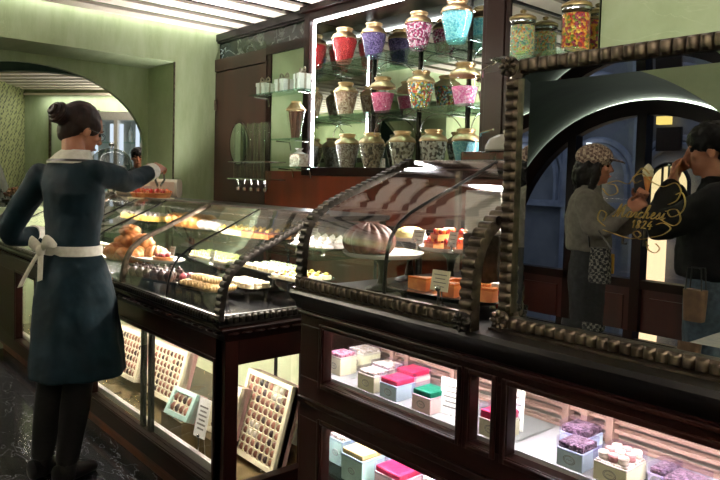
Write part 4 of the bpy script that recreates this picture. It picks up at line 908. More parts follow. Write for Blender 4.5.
# --- name cards
INKM = M['ink']
def name_card(x, y, z, w, h, label, rz=0., lean=.25, stand=0., mm=None, n=3):
    t = thing('name_card', label, 'card', (x, y, z), None, rz); g = G(); c = V((0, h / 2 * math.sin(lean), stand + h / 2 * math.cos(lean))); uz = V((0, math.sin(lean), math.cos(lean))); nn = V((0, math.cos(lean), -math.sin(lean)))
    g.obox(c, (w / 2, 0, 0), uz * h / 2, nn * .0012); g.build('card', mm or M['white'], t, 0)
    g = G()
    for k in range(n): g.obox(c - nn * .0016 + uz * h * (.28 - .56 * k / max(n - 1, 1)), (w * (.36 - .08 * (k % 2)), 0, 0), uz * h * .022, nn * .0004)
    g.build('handwriting', INKM, t, 0)
    g = G(); g.tube([c + nn * .002, V((0, h * .6 * math.sin(lean) + .018, 0)), V((0, -.006, .002))], .0022, 6)
    if stand: g.lathe([(0, 0), (.014, 0), (.012, .006), (.004, .01), (.004, stand)], n=12, cap=False); g.ell((0, -.004, stand + .008), (.010, 0, 0), (0, .006, 0), (0, 0, .009), 10, 6)
    g.build('stand', M['chrome'], t)
name_card(-3.42, 1.62, .966, .055, .05, 'white name card behind the croissant heap', 0, .2, .04)
name_card(-3.12, 1.70, .986, .05, .05, 'white name card in front of the pistachio pastries', 0, .2, .02)
name_card(-3.35, 2.08, 1.096, .05, .05, 'white name card behind the yellow slices', 0, .2, .05)
name_card(-2.72, 2.06, 1.096, .055, .05, 'white name card by the meringues', 0, .2, .05)
name_card(-2.86, 2.08, 1.096, .05, .05, 'white name card behind the plum slices', 0, .2, .05)
name_card(-4.10, 2.08, 1.096, .05, .05, 'white name card behind the puff pastries', 0, .2, .05)
# --- on the ledge: tart, bread bin, cloche, flowers, plant
t = thing('cake_board', 'thin round board under the red berry tart', 'board', (-4.24, 1.86, 1.287)); g = G(); g.lathe([(0, 0), (.15, 0), (.15, .008), (0, .008)], n=32, cap=False); g.build('board', M['cream'], t, 40)
t = thing('berry_tart', 'red berry tart on the ledge under the tongs', 'tart', (-4.24, 1.86, 1.295)); g = G(); g.lathe([(0, 0), (.12, 0), (.135, .03), (.13, .034), (0, .026)], n=36, cap=False); g.build('crust', GOLDB, t, 40)
g = G()
for k in range(46):
    a, r = k * 2.4, .122 * math.sqrt(k / 46); g.ell((r * math.cos(a), r * math.sin(a), .036), (.016, 0, 0), (0, .016, 0), (0, 0, .014 + .006 * (k % 3)), 8, 6, k % 2)
g.build('berries', [RED, mat('amber_glaze', (196, 92, 40), (160, 66, 28), rough=.2, coat=.5)], t)
ax = V((.66, .75, 0)); ay = V((-.75, .66, 0))
def binring(g, s, w, h, z0, n=24):
    o = []
    for k in range(n):
        t = 2 * PI * k / n; cx, cz = math.cos(t), math.sin(t); cx = math.copysign(abs(cx) ** .6, cx); cz = math.copysign(abs(cz) ** .6, cz)
        o.append(ax * s + ay * (w * cx) + V((0, 0, z0 + h / 2 + h / 2 * cz)))
    return o
t = thing('bread_bin', 'cream enamel bread bin with rounded ends behind the berry tart', 'bread bin', (-4.56, 2.0, 1.287))
g = G(); g.loft([binring(g, -.23, .05, .10, .01), binring(g, -.225, .075, .13, .0), binring(g, .20, .075, .13, .0), binring(g, .205, .05, .10, .012)]); g.build('body', mat('cream_enamel', (232, 218, 196), (222, 206, 182), rough=.3, scale=6, coat=.3), t, 40)
g = G(); g.obox(ax * -.02 + ay * -.077 + V((0, 0, .066)), ax * .05, ay * .004, (0, 0, .012)); g.build('label_plate', M['pinkp'], t, 0, .003)
g = G(); g.obox(ax * .10 + ay * -.076 + V((0, 0, .066)), ax * .085, ay * .004, (0, 0, .045)); g.build('front_panel', mat('blush_panel', (220, 190, 170), (210, 180, 160), rough=.4), t, 0, .003)
g = G(); g.lathe([(.012, 0), (.009, .01), (.016, .02), (.014, .03), (0, .034)], (ax.x * .04, ax.y * .04, .129), 14, cap=False); g.build('knob', M['cream'], t)
t = thing('glass_cloche', 'glass dome cloche with a knob behind the assistant', 'cloche', (-5.20, 1.955, 1.287))
g = G(); g.lathe([(0, 0), (.09, 0), (.095, .006), (.03, .02), (.02, .09), (.03, .15), (.17, .172), (.176, .18), (.0, .178)], n=32, cap=False); g.build('stand', M['steel'], t, 40)
g = G(); g.lathe([(.155, .182), (.158, .20), (.152, .25), (.13, .30), (.09, .335), (.04, .352), (.012, .356)], n=36, cap=False); g.build('dome', glassmat('smoky_glass', (196, 198, 194), ior=1.7), t, 60)
g = G(); g.lathe([(.010, .354), (.008, .366), (.02, .376), (.022, .388), (.012, .398), (0, .40)], n=16, cap=False); g.build('knob', M['chrome'], t)
g = G()
for k in range(7): a = k * PI * 2 / 7; g.ell((.085 * math.cos(a), .085 * math.sin(a), .20), (.032, 0, 0), (0, .032, 0), (0, 0, .024), 10, 8)
g.build('iced_cakes', SUGAR, t)
t = thing('plant_stand', 'slim round stand under the dried flowers beyond the arch', 'stand', (-7.55, 1.86, 0)); g = G(); g.lathe([(0, 0), (.14, 0), (.14, .02), (.03, .05), (.03, 1.1), (.14, 1.13), (.14, 1.15), (0, 1.15)], n=20, cap=False); g.build('column', M['bronze'], t, 40)
t = thing('flower_bowl', 'bowl of dried reddish brown flowers beyond the arch', 'flowers', (-7.55, 1.86, 1.151))
g = G(); g.lathe([(0, 0), (.05, 0), (.08, .04), (.075, .04), (0, .01)], n=20, cap=False); g.build('bowl', M['bronze'], t)
g = G(); r_ = random.Random(5)
for k in range(70):
    a, b, q = r_.random() * 6.28, r_.random() * 1.4, .09 + r_.random() * .03; c = V((q * math.cos(a) * math.cos(b), q * math.sin(a) * math.cos(b), .04 + q * .7 * math.sin(b))); g.ell(c, (.018, 0, 0), (0, .016, 0), (0, 0, .014), 7, 5, k % 2)
g.build('dried_blooms', [mat('russet_petal', (150, 90, 70), (116, 62, 48), rough=.8), mat('straw_petal', (168, 130, 92), (130, 96, 64), rough=.8)], t)
t = thing('potted_topiary', 'dark green clipped topiary cone in the room beyond the arch', 'plant', (-8.10, 1.552, 0))
g = G(); g.lathe([(0, 0), (.2, 0), (.26, .45), (.24, .45), (0, .4)], n=24, cap=False); g.build('pot', M['bronze'], t)
g = G(); r_ = random.Random(8)
g.lathe([(.1, .42), (.42, .7), (.40, 1.1), (.28, 1.5), (.10, 1.85), (0, 1.92)], n=24, cap=False)
for k in range(420):
    z = .55 + 1.3 * r_.random(); rr = lerp(.43, .42, min(1, (z - .5) / .5)) if z < 1 else lerp(.42, .05, ((z - 1) / .9) ** 1.1); a = r_.random() * 6.28
    c = V((rr * math.cos(a), rr * math.sin(a), z)); g.ell(c, (.04, 0, 0), (0, .03, 0), (0, 0, .035), 6, 4)
o = g.build('clipped_foliage', mat('dark_leaf', (56, 62, 34), (30, 36, 18), rough=.7, scale=20), t)
# --- cake case on the cash counter
ZR = 1.083
def stand_plate(x, y, z, r, label, m_=None):
    t = thing('cake_stand', label, 'cake stand', (x, y, ZR)); h = z - ZR; g = G()
    g.lathe([(0, h - .006), (r * .5, h - .006), (r * .92, h - .002), (r, h + .008), (r * 1.01, h + .012), (r * .97, h + .010), (r * .9, h + .002), (0, h)], n=44, cap=False); g.build('plate', m_ or M['china'], t, 50)
    g = G(); g.lathe([(.055, 0), (.058, .004), (.045, .012), (.018, .022), (.010, h * .45), (.016, h * .75), (.04, h - .006)], n=24, cap=False); g.build('stem', M['bronzed'], t, 50)
stand_plate(-1.62, 1.52, 1.20, .135, 'tall white cake stand carrying the ribbed brown cake')
g = G()
def rib(t, ph): return 1 + .10 * abs(math.cos(7 * t)) - .05
g.lathe([(.0, 0), (.074, 0)], (0, 0, 0), 8)
g.ell((0, 0, .04), (.088, 0, 0), (0, .088, 0), (0, 0, .062), 84, 20, 0, rib)
vv = [(x, y, max(z, 0)) for x, y, z in g.v]; g.v = vv
tag(g.build('ribbed_cake', BROWN, None, 70, loc=(-1.69, 1.52, 1.201)), 'domed ribbed brown cake on the tall white stand', 'cake')
stand_plate(-1.535, 1.765, 1.215, .115, 'cake stand at the back holding the red fruit slices')
gc = G(); n_ = 10
top = [(0, 0)] + [(.07 * math.cos(-.32 + .64 * k / n_), .07 * math.sin(-.32 + .64 * k / n_)) for k in range(n_ + 1)]; m_ = len(top)
def wedge(g, h0, h1, mi): g.add([(x, y, h0) for x, y in top] + [(x, y, h1) for x, y in top], [tuple(range(m_))[::-1], tuple(range(m_, 2 * m_))] + [(i, (i + 1) % m_, m_ + (i + 1) % m_, m_ + i) for i in range(m_)], mi)
wedge(gc, 0, .022, 0); wedge(gc, .022, .026, 1)
for k in range(9): gc.ell((.02 + .015 * (k // 3), (-.012 + .012 * (k % 3)) * (.5 + k // 3 * .4), .032), (.009, 0, 0), (0, .008, 0), (0, 0, .010), 8, 6, 1 + k % 2)
me = meshof(gc, 'fruit_slice_cake', [GOLDB, RED, ORNG], 40)
for k in range(7): a = k * .9; put(me, 'fruit_tart_slice', (-1.535 + .025 * math.cos(a), 1.765 + .025 * math.sin(a), 1.217), 'glazed slice of red and orange fruit tart on the back stand', 'tart', 'fruit tart slices on the back stand', a)
for k in range(3): a = .5 + k * 2.0; put(me, 'fruit_tart_slice', (-1.53 + .012 * math.cos(a), 1.765 + .012 * math.sin(a), 1.247), 'fruit tart slice laid on top of the others', 'tart', 'topmost fruit tart slices', a)
stand_plate(-1.71, 1.74, 1.235, .075, 'small cake stand of yellow sponge behind the ribbed cake')
g = G(); g.lathe([(0, 0), (.055, 0), (.058, .02), (.05, .036), (.02, .046), (0, .047)], n=28, cap=False); tag(g.build('sponge_cake', mat('yellow_sponge', (226, 212, 150), (206, 186, 118), rough=.7, scale=40, bump=.4), None, 50, loc=(-1.71, 1.74, 1.236)), 'low yellow sponge cake on the small stand', 'cake')
dish('serving_tray', 'long silver tray of orange tart wedges in the cake case', -1.31, 1.50, 1.118, .20, .10, .034, M['steel'], rz=.1)
gc = G(); wedge(gc, 0, .03, 0); wedge(gc, .03, .036, 1); me = meshof(gc, 'orange_wedge', [GOLDB, mat('apricot_glaze', (206, 120, 62), (170, 86, 40), rough=.25, coat=.5)], 40)
for k, (x, y, a) in enumerate(((-1.45, 1.47, .3), (-1.40, 1.52, .2), (-1.33, 1.46, .3), (-1.27, 1.53, .1), (-1.21, 1.48, .3), (-1.36, 1.56, .2))): put(me, 'orange_tart_wedge', (x, y, 1.117), 'wedge of apricot glazed tart on the long silver tray', 'tart', 'apricot tart wedges', a, 1.1)
name_card(-1.245, 1.385, 1.083, .062, .058, 'cream card on a chrome stand before the tart wedges', .05, .18, .062, M['cream'], 4)
name_card(-1.60, 1.66, 1.20, .05, .05, 'white card leaning before the red fruit slices', .1, .3, .035)
name_card(-1.46, 1.68, 1.215, .04, .05, 'narrow white card right of the red fruit slices', -.1, .2, .02)
t = thing('cream_roulade', 'red and white layered cake piece by the right fluted arch', 'cake', (-1.165, 1.62, 1.083))
for k, mm in enumerate((RED, SUGAR, PINKF, SUGAR)):
    g = G(); g.box((-.05, -.045, .002 + k * .018), (.05, .045, .002 + (k + 1) * .018)); g.build('layer', mm, t, 0, .004)
t = thing('napkin_stack', 'tall stack of folded white napkins at the back of the cake case', 'napkins', (-1.33, 1.72, ZR))
g = G(); r_ = random.Random(2)
for k in range(26): a = (r_.random() - .5) * .12; z = .21 + k * .0052; g.obox((.004 * (r_.random() - .5), 0, z), (.068 * math.cos(a), .068 * math.sin(a), 0), (-.05 * math.sin(a), .05 * math.cos(a), 0), (0, 0, .0022))
g.build('napkin_sheets', M['white'], t, 0)
g = G(); g.box((-.072, -.054, 0), (.072, .054, .205)); g.build('holder_box', M['bronzed'], t, 0, .004)
t = thing('cash_till', 'dark red lacquered till box on the ledge behind the cake case', 'till', (-1.545, 1.98, 1.519)); g = G(); g.box((-.10, -.055, 0), (.12, .055, .045)); g.build('case', mat('red_lacquer', (92, 26, 22), (66, 18, 16), rough=.25, coat=.4), t, 0, .006); g = G(); g.box((-.09, -.057, .012), (.11, -.054, .016)); g.build('drawer_line', M['black'], t, 0)
t = thing('covered_dish', 'white domed covered dish on the red till box', 'dish', (-1.485, 1.985, 1.565)); g = G(); g.lathe([(.07, 0), (.074, .006), (.072, .02), (.058, .045), (.03, .06), (0, .064)], n=28, cap=False); g.build('dome', M['china'], t); g = G(); g.lathe([(.006, .062), (.011, .07), (.008, .078), (0, .08)], n=12, cap=False); g.build('knob', M['china'], t)
# ------------------------------------------------------------------ pastel gift boxes in the cash counter windows
P_ = {'blue': mat('pale_blue_card', (196, 214, 226), (186, 204, 218), rough=.5), 'pink': mat('pale_pink_card', (240, 208, 204), (232, 196, 192), rough=.5), 'cream': M['cream'], 'mint': mat('mint_card', (186, 220, 208), (174, 208, 196), rough=.5), 'white': M['white'], 'lilac': mat('lilac_card', (206, 196, 220), (194, 184, 210), rough=.5)}
FI = {'hot': mat('hot_pink_paper', (226, 60, 96), (196, 36, 72), rough=.4, scale=40, bump=.5), 'green': mat('emerald_paper', (20, 150, 104), (10, 116, 78), rough=.4, scale=40, bump=.5), 'oat': candy('oat_filling', [(228, 216, 190), (206, 190, 156), (240, 232, 212)], 70), 'yellow': mat('straw_ribbon', (232, 212, 140), (214, 190, 106), rough=.4, scale=40, bump=.5), 'plum': candy('plum_filling', [(120, 92, 104), (150, 120, 132), (96, 70, 84)], 90), 'rose': candy('rose_filling', [(220, 150, 160), (200, 120, 136), (236, 190, 194)], 70)}
def pastel_box(x0, x1, y0, y1, z, hc, hl, col, fill, label, macarons=0):
    cx, cy, w, d = (x0 + x1) / 2, (y0 + y1) / 2, x1 - x0, y1 - y0
    t = thing('pastel_box', label, 'box', (cx, cy, z + .0005), 'pastel boxes in the counter windows'); g = G()
    g.box((-w / 2, -d / 2, 0), (w / 2, d / 2, hc)); g.build('carton', P_[col], t, 0, .0012)
    g = G(); q = .002
    g.box((-w / 2 + q, -d / 2 + q, hc), (w / 2 - q, d / 2 - q, hc + (.004 if macarons else hl * .6))); g.build('filling', FI[fill], t, 0, .003)
    g = G(); g.box((-w / 2 - .001, -d / 2 - .001, hc * .92), (w / 2 + .001, d / 2 + .001, hc + hl)); g.build('clear_lid', M['wrap'], t, 0)
    g = G(); e = lambda s: [V((s * .015 * math.cos(a * PI / 12), -d / 2 - .0006, hc * .48 + s * .010 * math.sin(a * PI / 12))) for a in range(24)]
    g.tube(e(1), .0007, 5, closed=True); g.tube(e(.8), .0005, 5, closed=True); g.tube([V((-.007, -d / 2 - .0006, hc * .46)), V((-.003, -d / 2 - .0006, hc * .52)), V((0, -d / 2 - .0006, hc * .45)), V((.003, -d / 2 - .0006, hc * .52)), V((.007, -d / 2 - .0006, hc * .46))], .0006, 5)
    g.build('oval_emblem', INKM, t)
    for k in range(macarons):
        i, j = k % 3, k // 3; put([MAC, MACP][(i + j) % 2], 'macaron', (cx - w * .3 + i * w * .3, cy - d * .33 + j * d * .33, z + hc + .0055), '%s macaron under the clear lid of the yellow gift box' % ('cream', 'rose')[(i + j) % 2], 'macaron', 'macarons in the yellow gift box', 0, .58)
MACP = MAC.copy(); MACP.materials.clear(); MACP.materials.append(mat('rose_macaron', (216, 160, 146), (196, 134, 120), rough=.6, scale=50))
Z1 = .8
for a in [(-1.443, -1.371, 1.356, 1.436, Z1, .045, .026, 'blue', 'hot', 'pale blue box with hot pink paper under its lid, front row'),
          (-1.475, -1.398, 1.452, 1.53, Z1, .048, .026, 'pink', 'hot', 'pale pink box with hot pink paper behind the blue box'),
          (-1.308, -1.236, 1.356, 1.430, Z1, .045, .026, 'pink', 'green', 'pale pink box filled with emerald green paper'),
          (-1.545, -1.470, 1.356, 1.420, Z1, .05, .018, 'cream', 'oat', 'cream box in front of the other cream box right of the divider'),
          (-1.575, -1.495, 1.44, 1.51, Z1, .05, .018, 'cream', 'oat', 'cream box behind the front cream box'),
          (-1.735, -1.665, 1.385, 1.455, Z1, .06, .018, 'cream', 'rose', 'cream box with rosy filling in the corner of the upper window'),
          (-1.735, -1.655, 1.475, 1.555, Z1, .06, .018, 'cream', 'oat', 'deeper cream box in the corner left of the glass divider'),
          (-1.068, -1.000, 1.360, 1.44, Z1, .045, .035, 'cream', 'hot', 'cream box with pink paper in the narrow window'),
          (-.838, -.772, 1.358, 1.428, Z1, .042, .026, 'blue', 'plum', 'front pale blue box with plum sweets in the wide window'),
          (-.885, -.812, 1.445, 1.52, Z1, .044, .028, 'blue', 'plum', 'rear pale blue box with plum sweets in the wide window'),
          (-.60, -.53, 1.37, 1.45, Z1, .030, .036, 'lilac', 'plum', 'lilac box with a tall clear lid near the frame edge'),
          (-.655, -.612, 1.43, 1.50, Z1, .025, .022, 'lilac', 'plum', 'small lilac box between the yellow and tall lilac boxes'),
          (-1.745, -1.675, 1.41, 1.50, .485, .085, .025, 'mint', 'oat', 'mint box in the far corner of the lower window'),
          (-1.615, -1.515, 1.358, 1.455, .485, .085, .03, 'mint', 'yellow', 'mint box tied with straw ribbon in the lower window'),
          (-1.475, -1.365, 1.375, 1.475, .485, .07, .03, 'pink', 'hot', 'pink box with hot pink paper in the lower window'),
          (-1.60, -1.51, 1.50, 1.59, .485, .085, .025, 'mint', 'oat', 'mint box behind the ribboned one in the lower window'),
          (-1.32, -1.22, 1.42, 1.52, .485, .08, .03, 'cream', 'oat', 'cream box beside the pink box in the lower window')]: pastel_box(*a)
pastel_box(-.745, -.668, 1.358, 1.448, Z1, .042, .026, 'cream', 'oat', 'yellow cream box of macarons under a clear lid', 9)
g = G(); g.box((-1.748, 1.352, .475), (-.30, 1.9, .485)); tag(g.build('glass_shelf', M['glassg'], None, 0), 'glass shelf in the lower window of the cash counter', 'shelf')
name_card(-1.20, 1.405, Z1, .085, .10, 'large white card standing beside the emerald filled box', .15, .12, 0, None, 5)
name_card(-1.035, 1.46, Z1, .06, .135, 'tall white card behind the box in the narrow window', .1, .05, 0, None, 5)
# ------------------------------------------------------------------ chocolate boxes in the pastry counter windows
gc = G(); gc.ell((0, 0, .004), (.0125, 0, 0), (0, .0155, 0), (0, 0, .009), 12, 8); gc.tube([(-.009, -.004, .0115), (0, .002, .0135), (.009, .004, .0115)], .0012, 5)
CM = [meshof(gc, 'chocolate', m_) for m_ in (MILK, ROSE, CHOC, PALE)]
CN = ('milk brown', 'rosy brown', 'dark', 'white')
def choc_box(label, short, TL, w, h, th, nc, nr, ps=0., shell='cream', depth=.045, whites=(), seed=1, grp=None):
    R_ = V((math.cos(ps), math.sin(ps), 0)); B_ = V((-math.sin(ps), math.cos(ps), 0)); D_ = -B_ * math.cos(th) - V((0, 0, 1)) * math.sin(th); N_ = D_.cross(R_); TL = V(TL)
    c = TL + R_ * w / 2 + D_ * h / 2
    t = thing('chocolate_box', label, 'box', c); b = .022
    g = G(); g.obox(-N_ * (depth / 2 + .012), R_ * (w / 2), D_ * (h / 2), N_ * (depth / 2)); g.build('tray_base', M['pinkp'], t, 0)
    g = G()
    for s in (-1, 1): g.obox(R_ * s * (w / 2 - b / 2) - N_ * depth * .36, R_ * b / 2, D_ * h / 2, N_ * depth * .5); g.obox(D_ * s * (h / 2 - b / 2) - N_ * depth * .36, R_ * (w / 2 - b), D_ * b / 2, N_ * depth * .5)
    g.build('rim', P_[shell], t, 0, .002)
    g = G(); iw, ih = w - 2 * b, h - 2 * b
    for i in range(1, nc): g.obox(R_ * (iw * (i / nc - .5)) - N_ * .006, R_ * .0018, D_ * ih / 2, N_ * .007)
    for j in range(1, nr): g.obox(D_ * (ih * (j / nr - .5)) - N_ * .006, R_ * iw / 2, D_ * .0018, N_ * .007)
    g.build('dividers', M['cream'], t, 0)
    rot = Matrix((R_, -D_, N_)).transposed().to_euler(); r_ = random.Random(seed)
    for j in range(nr):
        for i in range(nc):
            k = 3 if (i, j) in whites else (2 if r_.random() < .22 else r_.randrange(2))
            p = c + R_ * (iw * ((i + .5) / nc - .5)) + D_ * (ih * ((j + .5) / nr - .5)) - N_ * .009
            put(CM[k], 'chocolate', p, '%s chocolate in a cell of %s' % (CN[k], short), 'chocolate', 'chocolates in ' + short, rot=rot, s=min(iw / nc / .030, ih / nr / .036))
    g = G(); q0 = c + D_ * h * .46 - N_ * (depth + .02)
    for s in (-1, 1): g.tube([R_ * s * w * .3 + D_ * (h / 2 + .004) + N_ * .012, R_ * s * w * .3 + D_ * (h / 2 + .006) - N_ * (depth + .02), R_ * s * w * .3 - D_ * h * .1 - N_ * (depth + .018)], .004, 6)
    g.tube([R_ * -w * .3 + D_ * (h / 2 + .006) - N_ * (depth + .02), R_ * w * .3 + D_ * (h / 2 + .006) - N_ * (depth + .02)], .004, 6); g.build('wire_stand', M['chrome'], t)
choc_box('large cream box of seventy two chocolates tilted in the end window', 'the large box in the end window', (-2.725, 1.70, .53), .365, .385, 1.297, 8, 9, 0., 'cream', .05, ((5, 0), (6, 0), (5, 1), (6, 1), (2, 5), (3, 5), (2, 6), (3, 6)), 4)
choc_box('cream box of chocolates standing behind the middle front window', 'the middle window box', (-3.50, 1.57, .53), .36, .275, 1.3, 8, 7, .05, 'cream', .05, ((4, 1),), 5)
choc_box('cream box of chocolates half hidden by the blue dress', 'the box by the blue dress', (-4.02, 1.56, .525), .38, .27, 1.3, 9, 6, .05, 'cream', .05, (), 6)
choc_box('small mint green box of eight chocolates in the front window', 'the small mint box', (-2.835, 1.33, .425) if 0 else (-3.06, 1.48, .40), .20, .135, 1.1, 4, 2, .10, 'mint', .05, (), 7)
choc_box('narrow cream box of chocolates behind the white card', 'the narrow box behind the white card', (-2.842, 1.60, .464), .19, .24, 1.25, 4, 6, .1, 'cream', .045, (), 8)
choc_box('cream box of chocolates in the farthest window of the counter', 'the farthest window box', (-5.30, 1.56, .525), .36, .27, 1.3, 5, 5, .05, 'cream', .05, (), 9)
name_card(-2.66, 1.40, .131, .085, .17, 'large white price card in the front window by the corner post', .12, .22, .15, None, 6)
t = thing('presentation_box', 'sage green presentation box with a gold wreath in the end window', 'box', (-2.50, 1.90, .26))
g = G(); g.box((-.14, -.02, 0), (.14, .03, .42)); g.build('lid', mat('sage_card', (196, 202, 170), (186, 192, 158), rough=.45), t, 0, .003)
g = G()
for k in range(20):
    a = k * PI / 10; g.ell((.03 * math.cos(a), -.021, .34 + .03 * math.sin(a)), (.007 * math.cos(a + .8), 0, .007 * math.sin(a + .8)), (0, .0012, 0), (-.003 * math.sin(a + .8), 0, .003 * math.cos(a + .8)), 6, 4)
for k in range(3): g.tube([(-.010, -.021, .332 + k * .008), (.010, -.021, .332 + k * .008)], .0012, 5)
g.build('gold_wreath', M['goldleaf'], t)
g = G(); g.box((-2.60, 1.72, .131), (-2.36, 1.90, .26)); tag(g.build('display_riser', bpy.data.materials['olive_gloss_laminate'], None, 0), 'low olive riser under the sage presentation box', 'riser')

# linear fill troughs added on the staff side to brighten the ceiling
for x, w, z, lb_ in ((-3.75, 1.5, 1.16, 'added long bronze fill trough on posts behind the pastry counter'), (-1.3, .85, 1.24, 'added short bronze fill trough on posts behind the cash counter')):
    y = 2.56 if w > 1 else 2.5
    t = thing('added_fill_trough', lb_, 'lamp', (x, y, 0)); g = G()
    g.box((-w, -.07, z - .06), (w, .07, z - .04)); g.box((-w, -.075, z - .06), (w, -.065, z + .03)); g.box((-w, .065, z - .06), (w, .075, z + .03)); g.build('trough', M['bronzed'], t, 0)
    for s in (-1, 1): g = G(); g.lathe([(.08, 0), (.08, .015), (.018, .03), (.018, z - .06)], (s * (w - .2), 0, 0), 14); g.build('post', M['bronzed'], t)

for a, b, lb_ in (((-3.08, 1.415, .1305), (-2.86, 1.51, .28), 'low olive riser under the small mint chocolate box'), ((-2.85, 1.48, .1305), (-2.655, 1.592, .236), 'low olive riser under the narrow chocolate box')):
    g = G(); g.box(a, b); tag(g.build('display_riser', bpy.data.materials['olive_gloss_laminate'], None, 0), lb_, 'riser')
def added_wall_trough(a, b, lb_):  # body added under each wall lamp that brightens the ceiling
    g = G(); g.box(a, b); g.box((a[0] + .01, a[1] + .01, a[2] - .03), (b[0] - .01, b[1] - .01, a[2])); tag(g.build('added_wall_fill', M['bronzed'], None, 0), lb_, 'lamp')
added_wall_trough((-.9, YF + .002, 1.78), (2.4, YF + .18, 1.83), 'added long bronze fill trough right of the street door')
added_wall_trough((-5.28, YF + .002, 1.78), (-4.22, YF + .18, 1.83), 'added short bronze fill trough left of the street door')
added_wall_trough((XR - .2, -.85, 1.78), (XR - .002, 2.85, 1.83), 'added bronze fill trough along the plain end wall')
added_wall_trough((XL + .002, -1.32, 1.53), (XL + .2, .42, 1.58), 'added bronze fill trough on the green wall beside the recess')
t = thing('added_pendant_bowl', 'added bronze pendant bowl fill light in the room beyond the arch', 'lamp', (-8.0, 4.6, 2.0)); g = G(); g.lathe([(0, 0), (.25, .02), (.45, .08), (.44, .085), (.24, .03), (0, .012)], n=32, cap=False); g.build('bowl', M['bronzed'], t)  # bowl added to carry the lamp that brightens the far room
g = G()
for k in range(3): a = k * PI * 2 / 3; g.tube([(.44 * math.cos(a), .44 * math.sin(a), .082), (.02 * math.cos(a), .02 * math.sin(a), .69)], .005, 6)
g.build('hanger', M['bronzed'], t)
# ------------------------------------------------------------------ people
def nz(v): return V(v).normalized()
def head_geo(g, c, F, U, s=1., female=True):
    """skull, jaw, nose, lips, ears around the head centre c"""
    F, U = nz(F), nz(U); R_ = F.cross(U).normalized(); U = R_.cross(F).normalized(); P = lambda f, r, u: c + (F * f + R_ * r + U * u) * s
    g.ell(P(-.012, 0, .025), R_ * .074 * s, F * .092 * s, U * .092 * s, 24, 16)
    g.ell(P(.012, 0, -.045), R_ * .056 * s, F * .070 * s, U * .075 * s, 20, 14)
    g.ell(P(.052, 0, -.092), R_ * .026 * s, F * .024 * s, U * .020 * s, 12, 8)
    g.ell(P(.030, 0, .03), R_ * .060 * s, F * .052 * s, U * .055 * s, 16, 10)
    g.ell(P(.094, 0, -.022), R_ * .0125 * s, F * .017 * s, U * .014 * s, 10, 8)
    g.limb([P(.080, 0, .018), P(.096, 0, -.018)], [.008 * s, .011 * s], 8)
    g.ell(P(.076, 0, -.058), R_ * .022 * s, F * .012 * s, U * .006 * s, 10, 6); g.ell(P(.074, 0, -.068), R_ * .019 * s, F * .012 * s, U * .006 * s, 10, 6)
    for k in (-1, 1):
        g.ell(P(-.006, .076 * k, -.012), R_ * .009 * s, F * .018 * s, U * .031 * s, 10, 8); g.ell(P(.055, .036 * k, -.02), R_ * .022 * s, F * .022 * s, U * .02 * s, 10, 8)
        g.ell(P(.070, .032 * k, .024), R_ * .022 * s, F * .012 * s, U * .007 * s, 10, 6)
    return P, R_
def face_parts(t, P, F, R_, U, s=1., brow=None):
    for k in (-1, 1):
        g = G(); g.ell(P(.066, .032 * k, .004), R_ * .013 * s, F * .012 * s, U * .008 * s, 12, 8); g.build('eye', M['eye'], t)
        g = G(); g.limb([P(.079, .016 * k, .028), P(.080, .034 * k, .033), P(.070, .05 * k, .026)], [.003 * s, .0034 * s, .002 * s], 6); g.build('eyebrow', brow or M['hair'], t)
    g = G(); g.limb([P(.086, -.018, -.063), P(.090, 0, -.061), P(.086, .018, -.063)], [.004 * s, .0055 * s, .004 * s], 8); g.build('lips', mat('lips', (186, 104, 96)) if 'lips' not in bpy.data.materials else bpy.data.materials['lips'], t)
def hand_geo(g, w, D, N, T, curl=.5, s=1.):
    """palm and five fingers from the wrist w: D along the hand, N out of the palm, T towards the thumb"""
    D = nz(D); N = nz(V(N) - D * V(N).dot(D)); T = nz(V(T) - D * V(T).dot(D) - N * V(T).dot(N))
    g.limb([w - D * .03 * s, w + D * .02 * s], [.025 * s, .024 * s], 10)
    g.ell(w + D * .05 * s, T * .040 * s, D * .055 * s, N * .016 * s, 16, 10)
    for k, (off, l) in enumerate(((.029, .070), (.010, .078), (-.010, .073), (-.028, .058))):
        p = w + D * .088 * s + T * off * s; d = nz(D + T * off * 2); pts = [p - D * .02 * s, p]; a = 0
        for q in range(3):
            a += curl * (.75 if q == 0 else .9); dd = d * math.cos(a) + N * math.sin(a); pts.append(pts[-1] + dd * l * (.44, .32, .24)[q] * s)
        g.limb(pts, [.0095 * s, .0095 * s, .009 * s, .0082 * s, .007 * s], 8, sub=3)
    b = w + D * .028 * s + T * .030 * s; d1 = nz(D * .7 + T * .75 + N * .3); d2 = nz(D * 1. + T * .15 + N * .5)
    g.limb([b - d1 * .012 * s, b + d1 * .032 * s, b + d1 * .036 * s + d2 * .030 * s, b + d1 * .036 * s + d2 * .052 * s], [.013 * s, .011 * s, .0095 * s, .008 * s], 8, sub=3)
def torso_rings(g, rings, n=24, mi=0, mod=None):
    g.loft([g.ring(c, V(a), V(b), n, 1., mod) for c, a, b in rings], mi)
